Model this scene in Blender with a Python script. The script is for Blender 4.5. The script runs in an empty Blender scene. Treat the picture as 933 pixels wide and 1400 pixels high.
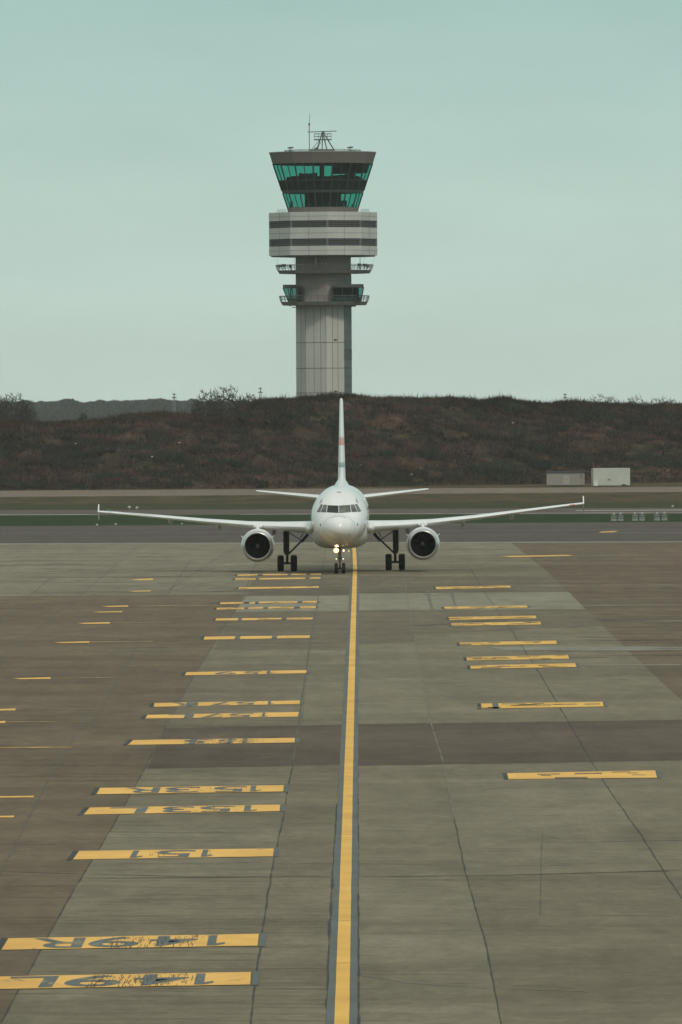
import bpy, math, random
import numpy as np
from mathutils import Vector, noise as mnoise
R = math.radians
random.seed(7)
sc = bpy.context.scene
col = sc.collection

# ------------------------------------------------------------------ camera
FPX, HC, CX, CY, YH = 12000.0, 11.82, 466.5, 700.0, 550.0
pitch = math.atan((CY - YH) / FPX); th = R(0.30)
F = Vector((0, math.cos(pitch), -math.sin(pitch)))
R0 = Vector((1, 0, 0)); U0 = Vector((0, math.sin(pitch), math.cos(pitch)))
RR = R0 * math.cos(th) - U0 * math.sin(th)
UU = U0 * math.cos(th) + R0 * math.sin(th)
CAM = Vector((0, 0, HC))
cd = bpy.data.cameras.new('camera'); cam = bpy.data.objects.new('camera', cd); col.objects.link(cam)
from mathutils import Matrix
M = Matrix((RR, UU, -F)).transposed().to_4x4(); M.translation = CAM
cam.matrix_world = M
cd.sensor_fit = 'VERTICAL'; cd.sensor_height = 36.0; cd.sensor_width = 24.0
cd.lens = FPX / 1400.0 * 36.0
cd.clip_start = 1.0; cd.clip_end = 30000
sc.camera = cam

def at(px, py, Y):
    v = F * FPX + RR * (px - CX) - UU * (py - CY)
    return CAM + v * (Y / v.y)
def gr(px, py):
    v = F * FPX + RR * (px - CX) - UU * (py - CY)
    return CAM + v * (-HC / v.z)

# ------------------------------------------------------------------ helpers
def tag(o, label=None, cat=None, group=None, kind=None):
    if label: o['label'] = label
    if cat: o['category'] = cat
    if group: o['group'] = group
    if kind: o['kind'] = kind
    return o
def empty(name, loc, rot=(0, 0, 0), parent=None):
    o = bpy.data.objects.new(name, None); col.objects.link(o)
    o.location = loc; o.rotation_euler = rot; o.empty_display_size = 0.5
    if parent: o.parent = parent
    return o
class MB:
    def __init__(s): s.v = []; s.f = []
    def add(s, vs, fs):
        b = len(s.v); s.v += [tuple(v) for v in vs]; s.f += [tuple(i + b for i in f) for f in fs]
    def box(s, x0, x1, y0, y1, z0, z1):
        s.add([(x0,y0,z0),(x1,y0,z0),(x1,y1,z0),(x0,y1,z0),(x0,y0,z1),(x1,y0,z1),(x1,y1,z1),(x0,y1,z1)],
              [(0,3,2,1),(4,5,6,7),(0,1,5,4),(1,2,6,5),(2,3,7,6),(3,0,4,7)])
    def tube(s, a, b, r0, r1=None, n=8, cap=True):
        r1 = r0 if r1 is None else r1
        a = Vector(a); b = Vector(b); d = (b - a)
        if d.length < 1e-6: return
        d.normalize(); t = Vector((0,0,1)) if abs(d.z) < .9 else Vector((1,0,0))
        u = d.cross(t).normalized(); w = d.cross(u)
        vs = []
        for c, r in ((a, r0), (b, r1)):
            for i in range(n):
                an = 2*math.pi*i/n; vs.append(c + u*math.cos(an)*r + w*math.sin(an)*r)
        fs = [(i, (i+1) % n, n+(i+1) % n, n+i) for i in range(n)]
        if cap: fs += [tuple(range(n-1, -1, -1)), tuple(range(n, 2*n))]
        s.add(vs, fs)
    def loft(s, rings, closed=True, cap0=True, cap1=True):
        n = len(rings[0]); b = []
        vs = [p for r in rings for p in r]; fs = []
        m = n if closed else n-1
        for k in range(len(rings)-1):
            for i in range(m):
                fs.append((k*n+i, k*n+(i+1) % n, (k+1)*n+(i+1) % n, (k+1)*n+i))
        if cap0: fs.append(tuple(range(n-1, -1, -1)))
        if cap1: fs.append(tuple((len(rings)-1)*n+i for i in range(n)))
        s.add(vs, fs)
    def lathe_y(s, prof, c=(0,0,0), n=48, cap0=False, cap1=False):
        # prof: (y, r)
        rings = [[(c[0]+math.cos(2*math.pi*i/n)*r, c[1]+y, c[2]+math.sin(2*math.pi*i/n)*r) for i in range(n)] for y, r in prof]
        s.loft(rings, True, cap0, cap1)
    def lathe_x(s, prof, c=(0,0,0), n=32, cap=True):
        rings = [[(c[0]+x, c[1]+math.cos(2*math.pi*i/n)*r, c[2]+math.sin(2*math.pi*i/n)*r) for i in range(n)] for x, r in prof]
        s.loft(rings, True, cap, cap)
    def prism(s, pl, z0, z1, pl1=None, cap=True):
        pl1 = pl1 or pl
        s.loft([[(x, y, z0) for x, y in pl], [(x, y, z1) for x, y in pl1]], True, cap, cap)
    def build(s, name, mat, parent=None, smooth=None, loc=None):
        me = bpy.data.meshes.new(name); me.from_pydata(s.v, [], s.f); me.validate(); me.update()
        import bmesh
        if len(s.f) < 60000:
            bm = bmesh.new(); bm.from_mesh(me); bmesh.ops.recalc_face_normals(bm, faces=bm.faces); bm.to_mesh(me); bm.free()
        if smooth is not None:
            me.shade_smooth(); me.set_sharp_from_angle(angle=R(smooth))
        o = bpy.data.objects.new(name, me); col.objects.link(o)
        if mat: me.materials.append(mat)
        if parent: o.parent = parent
        if loc: o.location = loc
        return o
def flat(name, pts, z, mat, parent=None):
    """flat sheet polygon on the ground from world points, normal up"""
    me = bpy.data.meshes.new(name)
    me.from_pydata([(p[0], p[1], z) for p in pts], [], [tuple(range(len(pts)))]); me.update()
    if me.polygons[0].normal.z < 0: me.flip_normals()
    me.materials.append(mat)
    o = bpy.data.objects.new(name, me); col.objects.link(o)
    if parent: o.parent = parent
    return o
def gpoly(name, pix, z, mat, kind='structure', parent=None):
    o = flat(name, [gr(*p) for p in pix], z, mat, parent)
    if kind: o['kind'] = kind
    return o

# ------------------------------------------------------------------ materials
def nt(name):
    m = bpy.data.materials.new(name); m.use_nodes = True
    t = m.node_tree; b = t.nodes['Principled BSDF']; return m, t, b
def N(t, k, **kw):
    n = t.nodes.new(k)
    for a, v in kw.items(): setattr(n, a, v)
    return n
def noise(t, scale, vec=(1,1,1), detail=4, rough=.55, dist=0, coord='Object', rot=0, roty=0):
    tc = N(t, 'ShaderNodeTexCoord'); mp = N(t, 'ShaderNodeMapping'); mp.inputs['Scale'].default_value = vec
    mp.inputs['Rotation'].default_value = (0, roty, rot)
    n = N(t, 'ShaderNodeTexNoise'); n.inputs['Scale'].default_value = scale; n.inputs['Detail'].default_value = detail
    n.inputs['Roughness'].default_value = rough; n.inputs['Distortion'].default_value = dist
    t.links.new(tc.outputs[coord], mp.inputs[0]); t.links.new(mp.outputs[0], n.inputs['Vector'])
    return n.outputs['Fac']
def ramp(t, fac, stops):
    r = N(t, 'ShaderNodeValToRGB'); e = r.color_ramp.elements
    while len(e) < len(stops): e.new(.5)
    for i, (p, c) in enumerate(stops):
        e[i].position = p; e[i].color = (c, c, c, 1) if isinstance(c, (int, float)) else (*c, 1)
    t.links.new(fac, r.inputs[0]); return r.outputs[0]
def mixc(t, fac, a, b, mode='MIX'):
    m = N(t, 'ShaderNodeMix', data_type='RGBA', blend_type=mode)
    for s, v in ((m.inputs[0], fac), (m.inputs[6], a), (m.inputs[7], b)):
        if hasattr(v, 'is_linked') or isinstance(v, bpy.types.NodeSocket): t.links.new(v, s)
        elif isinstance(v, (int, float)): s.default_value = v
        else: s.default_value = (*v, 1)
    return m.outputs[2]
def simple(name, c, rough=.6, var=.12, scale=1.5, metal=0, spec=.5, bump=0, vec=(1,1,1)):
    m, t, b = nt(name)
    lo = tuple(x*(1-var) for x in c); hi = tuple(min(1, x*(1+var)) for x in c)
    n = noise(t, scale, vec)
    t.links.new(ramp(t, n, [(.3, lo), (.7, hi)]), b.inputs['Base Color'])
    b.inputs['Roughness'].default_value = rough; b.inputs['Metallic'].default_value = metal
    b.inputs['Specular IOR Level'].default_value = spec
    if bump:
        bp = N(t, 'ShaderNodeBump'); bp.inputs['Strength'].default_value = bump
        t.links.new(n, bp.inputs['Height']); t.links.new(bp.outputs[0], b.inputs['Normal'])
    return m
GK = .735
def concrete(name, c, streak=1.0, blot=1.0, seed=0.0, edge=None):
    """paving concrete: base colour with worn blotches, brushed cross streaks and pale scuffs"""
    m, t, b = nt(name); c = (c[0]*GK*1.03, c[1]*GK*1.0, c[2]*GK*.92)
    n1 = noise(t, 1.0, (.30, .12, 1), 7, .65, .6)
    n2 = noise(t, 1.0, (.022, .05, 1), 5, .6, 1.2)
    n3 = noise(t, 1.0, (.045, .42, 1), 9, .78, 1.1); n7 = noise(t, 1.0, (.42, .08, 1), 9, .78, 1.4)
    n4 = noise(t, 1.0, (2.2, 1.3, 1), 8, .8); n6 = noise(t, 1.0, (.95, .20, 1), 8, .8, .8)
    n5 = noise(t, 1.0, (.55, .03, 1), 4, .6, .6)
    k = ramp(t, n1, [(.25, 1-.14*streak), (.75, 1+.14*streak)])
    c1 = mixc(t, 1.0, c, k, 'MULTIPLY')
    k2 = ramp(t, n2, [(.28, (1-.22*blot, 1-.24*blot, 1-.26*blot)), (.72, (1+.16*blot,)*3)])
    c2 = mixc(t, 1.0, c1, k2, 'MULTIPLY')
    pale = ramp(t, n3, [(.54, 0.0), (.74, .38*streak)])
    c3 = mixc(t, pale, c2, tuple(min(1, x*1.55) for x in c))
    dark = ramp(t, n3, [(.26, .42*streak), (.42, 0.0)])
    c4 = mixc(t, dark, c3, tuple(x*.62 for x in c))
    k5 = ramp(t, n4, [(.3, .82), (.7, 1.18)])
    c5 = mixc(t, 1.0, c4, k5, 'MULTIPLY')
    k6 = ramp(t, n5, [(.3, .93), (.7, 1.07)])
    c6 = mixc(t, 1.0, mixc(t, 1.0, c5, k6, 'MULTIPLY'), ramp(t, n6, [(.32, .90), (.68, 1.10)]), 'MULTIPLY')
    c6 = mixc(t, 1.0, c6, ramp(t, n7, [(.30, (.86, .84, .82)), (.5, (1, 1, 1)), (.72, (1.20, 1.19, 1.16))]), 'MULTIPLY')
    t.links.new(c6, b.inputs['Base Color'])
    b.inputs['Roughness'].default_value = .93; b.inputs['Specular IOR Level'].default_value = .2
    return m

conc_mid = concrete('apron_concrete', (.244, .219, .158))
conc_brown = concrete('brown_concrete', (.192, .152, .104), 1.1, 1.1)
conc_far = concrete('pale_far_concrete', (.272, .254, .192), .9)
conc_dark = concrete('dark_concrete', (.145, .114, .087), 1.2)
conc_light = concrete('light_concrete', (.318, .303, .238), .7, .6)
conc_dim = concrete('dim_concrete', (.200, .174, .126), 1.2)
conc_rbrown = concrete('right_brown_concrete', (.186, .146, .100), 1.2, 1.1)
conc_pale = concrete('pale_repair', (.31, .31, .27), .8, .6)
asphalt = concrete('taxiway_asphalt', (.112, .100, .088), .7, .8)
asphalt2 = concrete('runway_asphalt', (.138, .113, .097), .7, .8)
road_m = concrete('road_surface', (.240, .195, .160), .8, .8)
joint_m = simple('joint_sealant', (.038, .034, .029), .9, .3, .6)
joint_soft = simple('faint_joint', (.095, .083, .066), .95, .3, .4)
pale_joint = simple('pale_joint', (.162, .149, .114), .95, .2, .4)

def paint_mat(name, c, worn, wearc):
    m, t, b = nt(name)
    n = noise(t, 1.0, (1.6, .8, 1), 7, .7, .5); n2 = noise(t, 1, (.5, .25, 1), 4, .6)
    base = mixc(t, 1.0, c, ramp(t, n2, [(.3, (.86, .80, .72)), (.7, (1.12, 1.1, 1.1))]), 'MULTIPLY')
    w = ramp(t, n, [(worn-.05, 1.0), (worn+.04, 0.0)])
    n3 = noise(t, 1, (8, 2, 1), 5, .7)
    base2 = mixc(t, ramp(t, n3, [(.62, 0.0), (.72, .35)]), base, tuple(x*.6 for x in c))
    t.links.new(mixc(t, w, base2, wearc), b.inputs['Base Color'])
    b.inputs['Roughness'].default_value = .8; b.inputs['Specular IOR Level'].default_value = .25
    return m
yellow = paint_mat('yellow_marking_paint', (.80, .485, .125), .37, (.30, .23, .13))
yellow_worn = paint_mat('worn_yellow_paint', (.68, .42, .11), .40, (.28, .23, .14))
yellow_line = paint_mat('line_yellow_paint', (.76, .465, .105), .34, (.34, .24, .10))
yellow_faint = paint_mat('faint_yellow_paint', (.36, .27, .11), .48, (.2, .17, .12))
bluegrey = paint_mat('blue_grey_paint', (.115, .135, .130), .36, (.14, .13, .11))
bluegrey2 = paint_mat('letter_paint', (.120, .145, .142), .40, (.36, .27, .13))
darkpaint = paint_mat('dark_edge_paint', (.045, .05, .052), .40, (.11, .10, .09))
scuff_m = simple('rubber_scuff', (.085, .085, .065), .9, .3, 2)
white_line_m = simple('white_line_paint', (.62, .64, .58), .8, .15, .3)

def grass_mat(name, a, b_, c, sx=.05, sy=.12):
    m, t, b = nt(name)
    n = noise(t, 1, (sx, sy, 1), 8, .68, .6); n2 = noise(t, 1, (.6, .6, 1), 6, .75)
    c0 = ramp(t, n, [(.30, a), (.50, b_), (.70, c)])
    t.links.new(mixc(t, 1.0, c0, ramp(t, n2, [(.3, .7), (.7, 1.3)]), 'MULTIPLY'), b.inputs['Base Color'])
    b.inputs['Roughness'].default_value = 1; b.inputs['Specular IOR Level'].default_value = .05
    return m
grass_dry = grass_mat('dry_grass', (.036, .042, .019), (.076, .060, .034), (.125, .090, .052), .22, .05)
grass_mid = grass_mat('olive_grass', (.034, .044, .020), (.052, .055, .026), (.070, .060, .031), .16, .07)
grass_green = grass_mat('green_grass', (.019, .033, .012), (.029, .047, .017), (.042, .056, .022), .2, .1)

# ------------------------------------------------------------------ ground
big = MB(); big.add([(-7000, -600, 0), (7000, -600, 0), (7000, 9000, 0), (-7000, 9000, 0)], [(0, 1, 2, 3)])
g = big.build('ground', grass_dry); g['kind'] = 'structure'
XL, XR = -420, 1350
def rl(y): return y   # rows measured along the picture's middle; roll comes from the camera
def band(name, yl0, yr0, yl1, yr1, z, mat):
    """band whose far edge runs yl0->yr0 (x=0..933) and near edge yl1->yr1"""
    def e(a, b_, x): return a + (b_ - a) * x / 933.0
    return gpoly(name, [(XL, e(yl0, yr0, XL)), (XR, e(yl0, yr0, XR)), (XR, e(yl1, yr1, XR)), (XL, e(yl1, yr1, XL))], z, mat)
band('road', 671, 665.5, 679.5, 672.5, .004, road_m)
band('grass_verge', 689.5, 687.0, 697.5, 694.5, .003, grass_mid)
band('runway', 697.5, 694.5, 704.5, 702.5, .005, asphalt2)
band('grass_strip', 704.5, 702.5, 719.5, 713.5, .004, grass_green)
band('taxiway', 719.5, 713.5, 743, 740, .006, asphalt)
# apron: one large sheet up to and beyond the camera
def e(a, b_, x): return a + (b_ - a) * x / 933.0
p1 = gr(XL, e(743, 740, XL)); p2 = gr(XR, e(743, 740, XR))
ap = flat('apron', [(p1.x, p1.y), (p2.x, p2.y), (150, -300), (-150, -300)], .004, conc_mid); ap['kind'] = 'structure'

L1 = [(2, 1398), (96, 1226), (151, 1136), (199, 1050), (227, 994), (267, 922), (300, 870), (322, 835), (334, 813)]
gpoly('brown_slab', [(-420, 818), (334, 813)] + L1[::-1][1:] + [(-60, 1510), (-420, 1510)], .008, conc_brown)
gpoly('pale_slab', [(-420, 745.5), (360, 742.7), (345, 780), (334, 813), (-420, 818)], .008, conc_far)
gpoly('pale_slab', [(360, 742.7), (700, 741.4), (716, 757), (520, 762), (352, 763)], .008, conc_far)
R2 = [(699, 741.6), (748, 781), (777, 810), (806, 839), (847, 877), (862, 892), (909, 936), (933, 958), (1010, 1030)]
gpoly('brown_slab', R2 + [(1350, 1030), (1350, 739.5)], .008, conc_rbrown)
gpoly('light_slab', [(338, 815.6), (478, 814), (477, 835), (322, 837)], .009, conc_light)
gpoly('light_slab', [(490, 811.5), (778, 809.6), (801, 833), (490, 834.5)], .009, conc_light)
gpoly('dim_slab', [(322, 837), (476.5, 835), (474.5, 886), (292, 889)], .009, conc_dim)
gpoly('dim_slab', [(490, 834.5), (562, 834.4), (569, 879), (490, 881)], .009, conc_dim)
gpoly('dim_slab', [(345, 792), (480, 790.5), (478, 814), (338, 815.6)], .009, conc_dim)
gpoly('dim_slab', [(562, 834.4), (801, 833), (826, 856), (600, 866), (567, 866)], .009, conc_dim)
gpoly('dim_slab', [(490, 788), (756, 789), (777, 808.8), (490, 811)], .009, conc_dim)
gpoly('dark_slab', [(227, 996), (467, 991), (464, 1046), (201, 1051)], .009, conc_dark)
gpoly('dark_slab', [(489.5, 990.5), (965, 984), (1030, 1038), (489, 1047)], .009, conc_dark)
gpoly('pale_strip', [(668, 884.5), (862, 884), (933, 884.6), (1100, 884), (1100, 888), (933, 889), (866, 889.5), (690, 889)], .012, conc_pale)
gpoly('pale_strip', [(150, 887.5), (245, 886.5), (241, 891), (144, 892)], .012, conc_dim)
gpoly('kerb_strip', [(-420, 744.3), (1350, 738.8), (1350, 740.3), (-420, 745.8)], .013, conc_pale)

conc_a = concrete('apron_concrete_worn', (.258, .234, .172), .9, 1.2)
conc_b = concrete('apron_concrete_stained', (.226, .200, .144), 1.1, 1.2)
gpoly('apron_slab', [(490, 1199), (637, 1197), (664.5, 1292), (690, 1420), (491, 1420)], .009, conc_a)
gpoly('apron_slab', [(637, 1197), (936, 1191), (1100, 1420), (690, 1420), (664.5, 1292)], .009, conc_b)
gpoly('apron_slab', [(605, 1046), (812, 1043.5), (878, 1145), (914, 1192), (637, 1197), (622, 1121)], .009, conc_a)
gpoly('apron_slab', [(490, 881), (569, 879), (588, 989), (489.5, 990.5)], .009, conc_a)
gpoly('apron_slab', [(267, 922), (421, 919), (413, 992), (227, 996)], .009, conc_b)
gpoly('apron_slab', [(401, 1047), (464, 1046), (455, 1200), (372, 1199)], .009, conc_b)
gpoly('apron_slab', [(151, 1136), (381, 1133), (372, 1199), (111, 1202)], .009, conc_a)
pale_joint2 = simple('pale_cross_joint', (.235, .212, .162), .95, .2, .4)
def strip_pts(pix, w, z, wob=0.0, seg=2.0, vary=0.0):
    P = [gr(*p) for p in pix]; out = []
    for a, b_ in zip(P, P[1:]):
        n = max(1, int((b_ - a).length / seg))
        for i in range(n): out.append(a.lerp(b_, i / n))
    out.append(P[-1])
    mb = MB(); vs = []; wob *= .28
    for i, p in enumerate(out):
        d = (out[min(i+1, len(out)-1)] - out[max(i-1, 0)]).normalized(); nrm = Vector((-d.y, d.x, 0))
        o = mnoise.noise(Vector((p.x*.3, p.y*.25, w*7))) * wob
        ww = w * (1 + vary * mnoise.noise(Vector((p.y*.6, 3.1, p.x))) * 1.6)
        ww = max(ww, w*.15)
        q = p + nrm * o
        vs += [(q.x + nrm.x*ww/2, q.y + nrm.y*ww/2, z), (q.x - nrm.x*ww/2, q.y - nrm.y*ww/2, z)]
    mb.add(vs, [(2*i, 2*i+1, 2*i+3, 2*i+2) for i in range(len(out)-1)])
    return mb
def joint(pix, w, mat, wob=.06, vary=.8, z=.015, name='slab_joint'):
    o = strip_pts(pix, w, z, wob, 1.2, vary).build(name, mat); o['kind'] = 'structure'; return o
joint(L1[:5], .028, joint_m); joint(L1[4:] + [(345, 780), (360, 743)], .05, joint_soft)
joint([(341, 1412), (357, 1287), (372, 1190), (388, 1115), (401, 1040)], .032, joint_m, .12, 1.0)
joint([(401, 1040), (412, 965), (421, 900), (433, 830), (441, 782), (446, 745)], .05, joint_soft)
joint([(621.7, 1120.6), (637, 1195), (664.5, 1292), (687, 1408)], .028, joint_m, .08, .9)
joint([(621.7, 1120.6), (605.6, 1040), (589, 988), (571, 895), (556, 810), (546, 762)], .04, pale_joint, .05, 1.2)
joint([(945, 1247), (916, 1205), (878.6, 1145), (836, 1085), (810.6, 1044), (785, 1000), (737.5, 920), (695, 855), (664, 812), (644, 778)], .032, joint_m, .08, .9)
joint([(447, 1410), (450, 1290), (455, 1200), (461, 1100)], .04, joint_m, .05, 1.2)
joint([(491, 1410), (491, 1330), (490.5, 1300), (490, 1160), (489, 1000)], .03, joint_m, .04, 1.4)
joint([(530, 1199), (637, 1198), (780, 1195), (933, 1190)], .10, joint_soft, .25, .8)
joint([(490, 1199), (640, 1198)], .10, joint_soft, .2, 1.2)
joint([(494, 1334), (560, 1345), (664, 1352), (800, 1356)], .08, pale_joint, .2, 1.5)
joint([(500, 1066), (560, 1064), (660, 1063)], .10, yellow_faint, .02, 1.2, .016)
joint([(0, 1192), (250, 1199), (440, 1198)], .08, joint_soft, .3, 1.3)
for x0, y0, x1, y1 in ((0, 1196, 70, 1060), (70, 1060, 130, 960), (120, 1000, 190, 880), (0, 900, 110, 815), (110, 815, 190, 745),
                       (0, 850, 70, 790), (228, 815, 262, 765), (222, 812, 330, 742), (700, 742, 640, 742.3), (490, 881, 847, 878),
                       (267, 922, 476, 919), (0, 1010, 230, 1000)):
    joint([(x0, y0), (x1, y1)], .04, joint_soft, .05, 1.2)
joint([(742, 1140), (740, 1180), (739, 1252)], .018, joint_soft, .05, 1.2)
for x0, y0, x1, y1 in ((700, 801, 933, 800), (760, 828, 933, 827.5), (880, 850, 933, 849), (640, 763, 933, 758), (790, 910, 933, 909),
                       (0, 767, 180, 764.5), (130, 757, 430, 755.5), (500, 757, 610, 756), (570, 765, 640, 764.5), (60, 777, 330, 775)):
    joint([(x0, y0), (x1, y1)], 1.0, pale_joint2, .3, 1.2)
for x0, y0, x1, y1, w in ((325, 836, 410, 835.4, .3), (290, 809, 345, 807.5, .8), (350, 811, 372, 810.4, .5), (300, 857, 326, 856.5, .7), (820, 848, 933, 846, 1.4),
                       (838, 858, 933, 857, 1.0), (410, 889, 470, 888, .3), (570, 856, 700, 846, .7), (0, 773, 110, 771.5, .8)):
    joint([(x0, y0), (x1, y1)], w, simple('tyre_mark', (.080, .066, .052), .9, .2), .1, .8, .0155, 'tyre_mark')
# curved tyre tracks across the apron
tyre_soft = simple('faint_tyre_mark', (.125, .112, .088), .95, .15, .5)
tyre_pale = simple('pale_scrape', (.185, .172, .138), .95, .15, .5)
for k in range(18):
    y0 = random.uniform(880, 1400); x0 = random.uniform(-60, 900); L = random.uniform(60, 260); sl = random.uniform(-.035, .01)
    joint([(x0, y0), (x0+L*.5, y0+L*.5*sl-1), (x0+L, y0+L*sl)], random.uniform(.02, .06), random.choice([tyre_soft, tyre_pale]), .06, 1.6, .0145, 'scrape_mark')
for x0 in (584, 617):
    joint([(x0, 808), (x0+8, 836)], .16, simple('dark_tyre_mark', (.135, .125, .10), .95, .1), .02, 1, .0157, 'tyre_mark')
def scratches(name, n, mat, seed, xr, yr, lmin, lmax, wk, z):
    r_ = random.Random(seed); mb = MB()
    for k in range(n):
        py = yr[0]+(yr[1]-yr[0])*r_.random()**.8; px = r_.uniform(*xr); p = gr(px, py); d = p.y
        L = r_.uniform(lmin, lmax)*r_.random()**.7+.3; w = wk*(d/175)**1.7*r_.uniform(.3, 1)
        sl = r_.gauss(-.01, .012); m = 4; vs = []
        for i in range(m+1):
            u = i/m; x = p.x+L*u; y = p.y+L*sl*u*6+r_.uniform(-.3, .3)*w; hw = w*.5*(.15 if i in (0, m) else r_.uniform(.6, 1))
            vs += [(x, y-hw, z), (x, y+hw, z)]
        mb.add(vs, [(2*i, 2*i+2, 2*i+3, 2*i+1) for i in range(m)])
    o = mb.build(name, mat); o['kind'] = 'structure'; return o
sp_ = concrete('pale_scratch', (.285, .266, .205), .6, .6); sd_ = concrete('dark_scratch', (.165, .142, .104), .6, .6)
sb_ = concrete('brown_pale_scratch', (.240, .205, .150), .6, .6)
scratches('pavement_scratches', 520, sp_, 1, (200, 1000), (760, 1400), .3, 3, .04, .0141)
scratches('pavement_scratches', 260, sd_, 2, (200, 1000), (760, 1400), .5, 4, .035, .0142)
scratches('pavement_scratches', 380, sb_, 3, (-80, 330), (815, 1400), 1, 9, .05, .0143)
scratches('pavement_scratches', 200, sd_, 4, (-80, 330), (815, 1400), 1, 8, .06, .0142)
scratches('pavement_scratches', 130, sb_, 5, (760, 1000), (745, 900), 2, 14, .05, .0143)
scratches('pavement_scratches', 150, sd_, 6, (700, 1000), (745, 900), 2, 14, .08, .0142)
scratches('pavement_scratches', 160, sp_, 7, (0, 700), (745, 815), 2, 14, .05, .0143)
scratches('pavement_scratches', 160, sd_, 8, (0, 700), (745, 815), 2, 14, .05, .0142)
# white runway lines
joint([(-420, 705.4), (134, 703.6)], 1.9, white_line_m, .02, .3, .010, 'runway_edge_line')
joint([(330, 703.2), (720, 701.8), (1350, 699.0)], 1.4, white_line_m, .02, .5, .010, 'runway_edge_line')
joint([(788, 698.0), (1350, 695.6)], 2.6, white_line_m, .0, .1, .010, 'runway_stripe')
joint([(835, 728.5), (1350, 726.5)], 1.2, simple('pale_asphalt_joint', (.18, .17, .155), .9), .0, .5, .010, 'pavement_joint')
joint([(0, 729), (933, 724)], 2.0, simple('dark_asphalt_joint', (.10, .094, .088), .9), .0, .8, .009, 'pavement_joint')

# ------------------------------------------------------------------ yellow taxi centreline
cl = [(463.6, 1530), (467.5, 1400), (475.6, 1100), (477.4, 1040), (481.8, 900), (485.0, 800), (485.8, 778), (484.8, 755), (483.8, 743)]
cb = strip_pts(cl, .60, .016, .0, 4.0, .10).build('line_border', bluegrey)
cy = strip_pts(cl, .285, .020, .012, 3.0, .03).build('taxi_centreline', yellow_line)
tag(cy, 'long yellow line with blue-grey edges running straight to the airliner', 'ground marking'); cb.parent = cy
for py in (822, 861, 905, 912, 984, 1063, 1107, 1142, 1260, 1318):
    pa = gr(467.5+(1400-py)*.0281-2, py); cx_ = MB()
    cx_.add([(pa.x-.16, pa.y, .022), (pa.x+.16, pa.y-.02, .022), (pa.x+.16, pa.y+.06, .022), (pa.x-.16, pa.y+.05, .022)], [(0,1,2,3)])
    cx_.build('line_crack', joint_m, cy)

# ------------------------------------------------------------------ painted bands with stand numbers
def quad_map(TL, TR, BR, BL):
    a, b_, c, d = gr(*TR), gr(*TL), gr(*BL), gr(*BR)   # origin at far right corner: text is read from the far side
    def f(u, v):
        return (a*(1-u) + b_*u)*(1-v) + (d*(1-u) + c*u)*v
    return f
txt_cache = {}
def glyph(ch):
    if ch in txt_cache: return txt_cache[ch]
    if ch == '1':
        txt_cache[ch] = ([(.5, 0), (1, 0), (1, 1), (.5, 1), (.5, .80), (0, .70), (0, .86)], [(0, 1, 2, 3), (3, 4, 5, 6)]); return txt_cache[ch]
    cu = bpy.data.curves.new('glyph', 'FONT'); cu.body = ch; cu.resolution_u = 5; cu.offset = .012
    ob = bpy.data.objects.new('glyph', cu); col.objects.link(ob)
    dg = bpy.context.evaluated_depsgraph_get(); me = ob.evaluated_get(dg).to_mesh()
    vs = [tuple(v.co) for v in me.vertices]; fs = [tuple(p.vertices) for p in me.polygons]
    ob.evaluated_get(dg).to_mesh_clear(); bpy.data.objects.remove(ob); bpy.data.curves.remove(cu)
    x0 = min(v[0] for v in vs); x1 = max(v[0] for v in vs); y0 = min(v[1] for v in vs); y1 = max(v[1] for v in vs)
    vs = [((v[0]-x0)/(x1-x0), (v[1]-y0)/(y1-y0)) for v in vs]
    txt_cache[ch] = (vs, fs); return vs, fs
def on_quad(name, f, mb, z, mat, parent):
    v = []
    for (u, w) in mb.v2: p = f(u, w); v.append((p.x, p.y, z))
    me = bpy.data.meshes.new(name); me.from_pydata(v, [], mb.f2); me.update()
    if me.polygons and me.polygons[0].normal.z < 0: me.flip_normals()
    me.materials.append(mat); o = bpy.data.objects.new(name, me); col.objects.link(o); o.parent = parent; return o
class Q: pass
def rects(lst):
    q = Q(); q.v2 = []; q.f2 = []
    for (u0, u1, v0, v1) in lst:
        b = len(q.v2); q.v2 += [(u0, v0), (u1, v0), (u1, v1), (u0, v1)]; q.f2.append((b, b+1, b+2, b+3))
    return q
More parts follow.
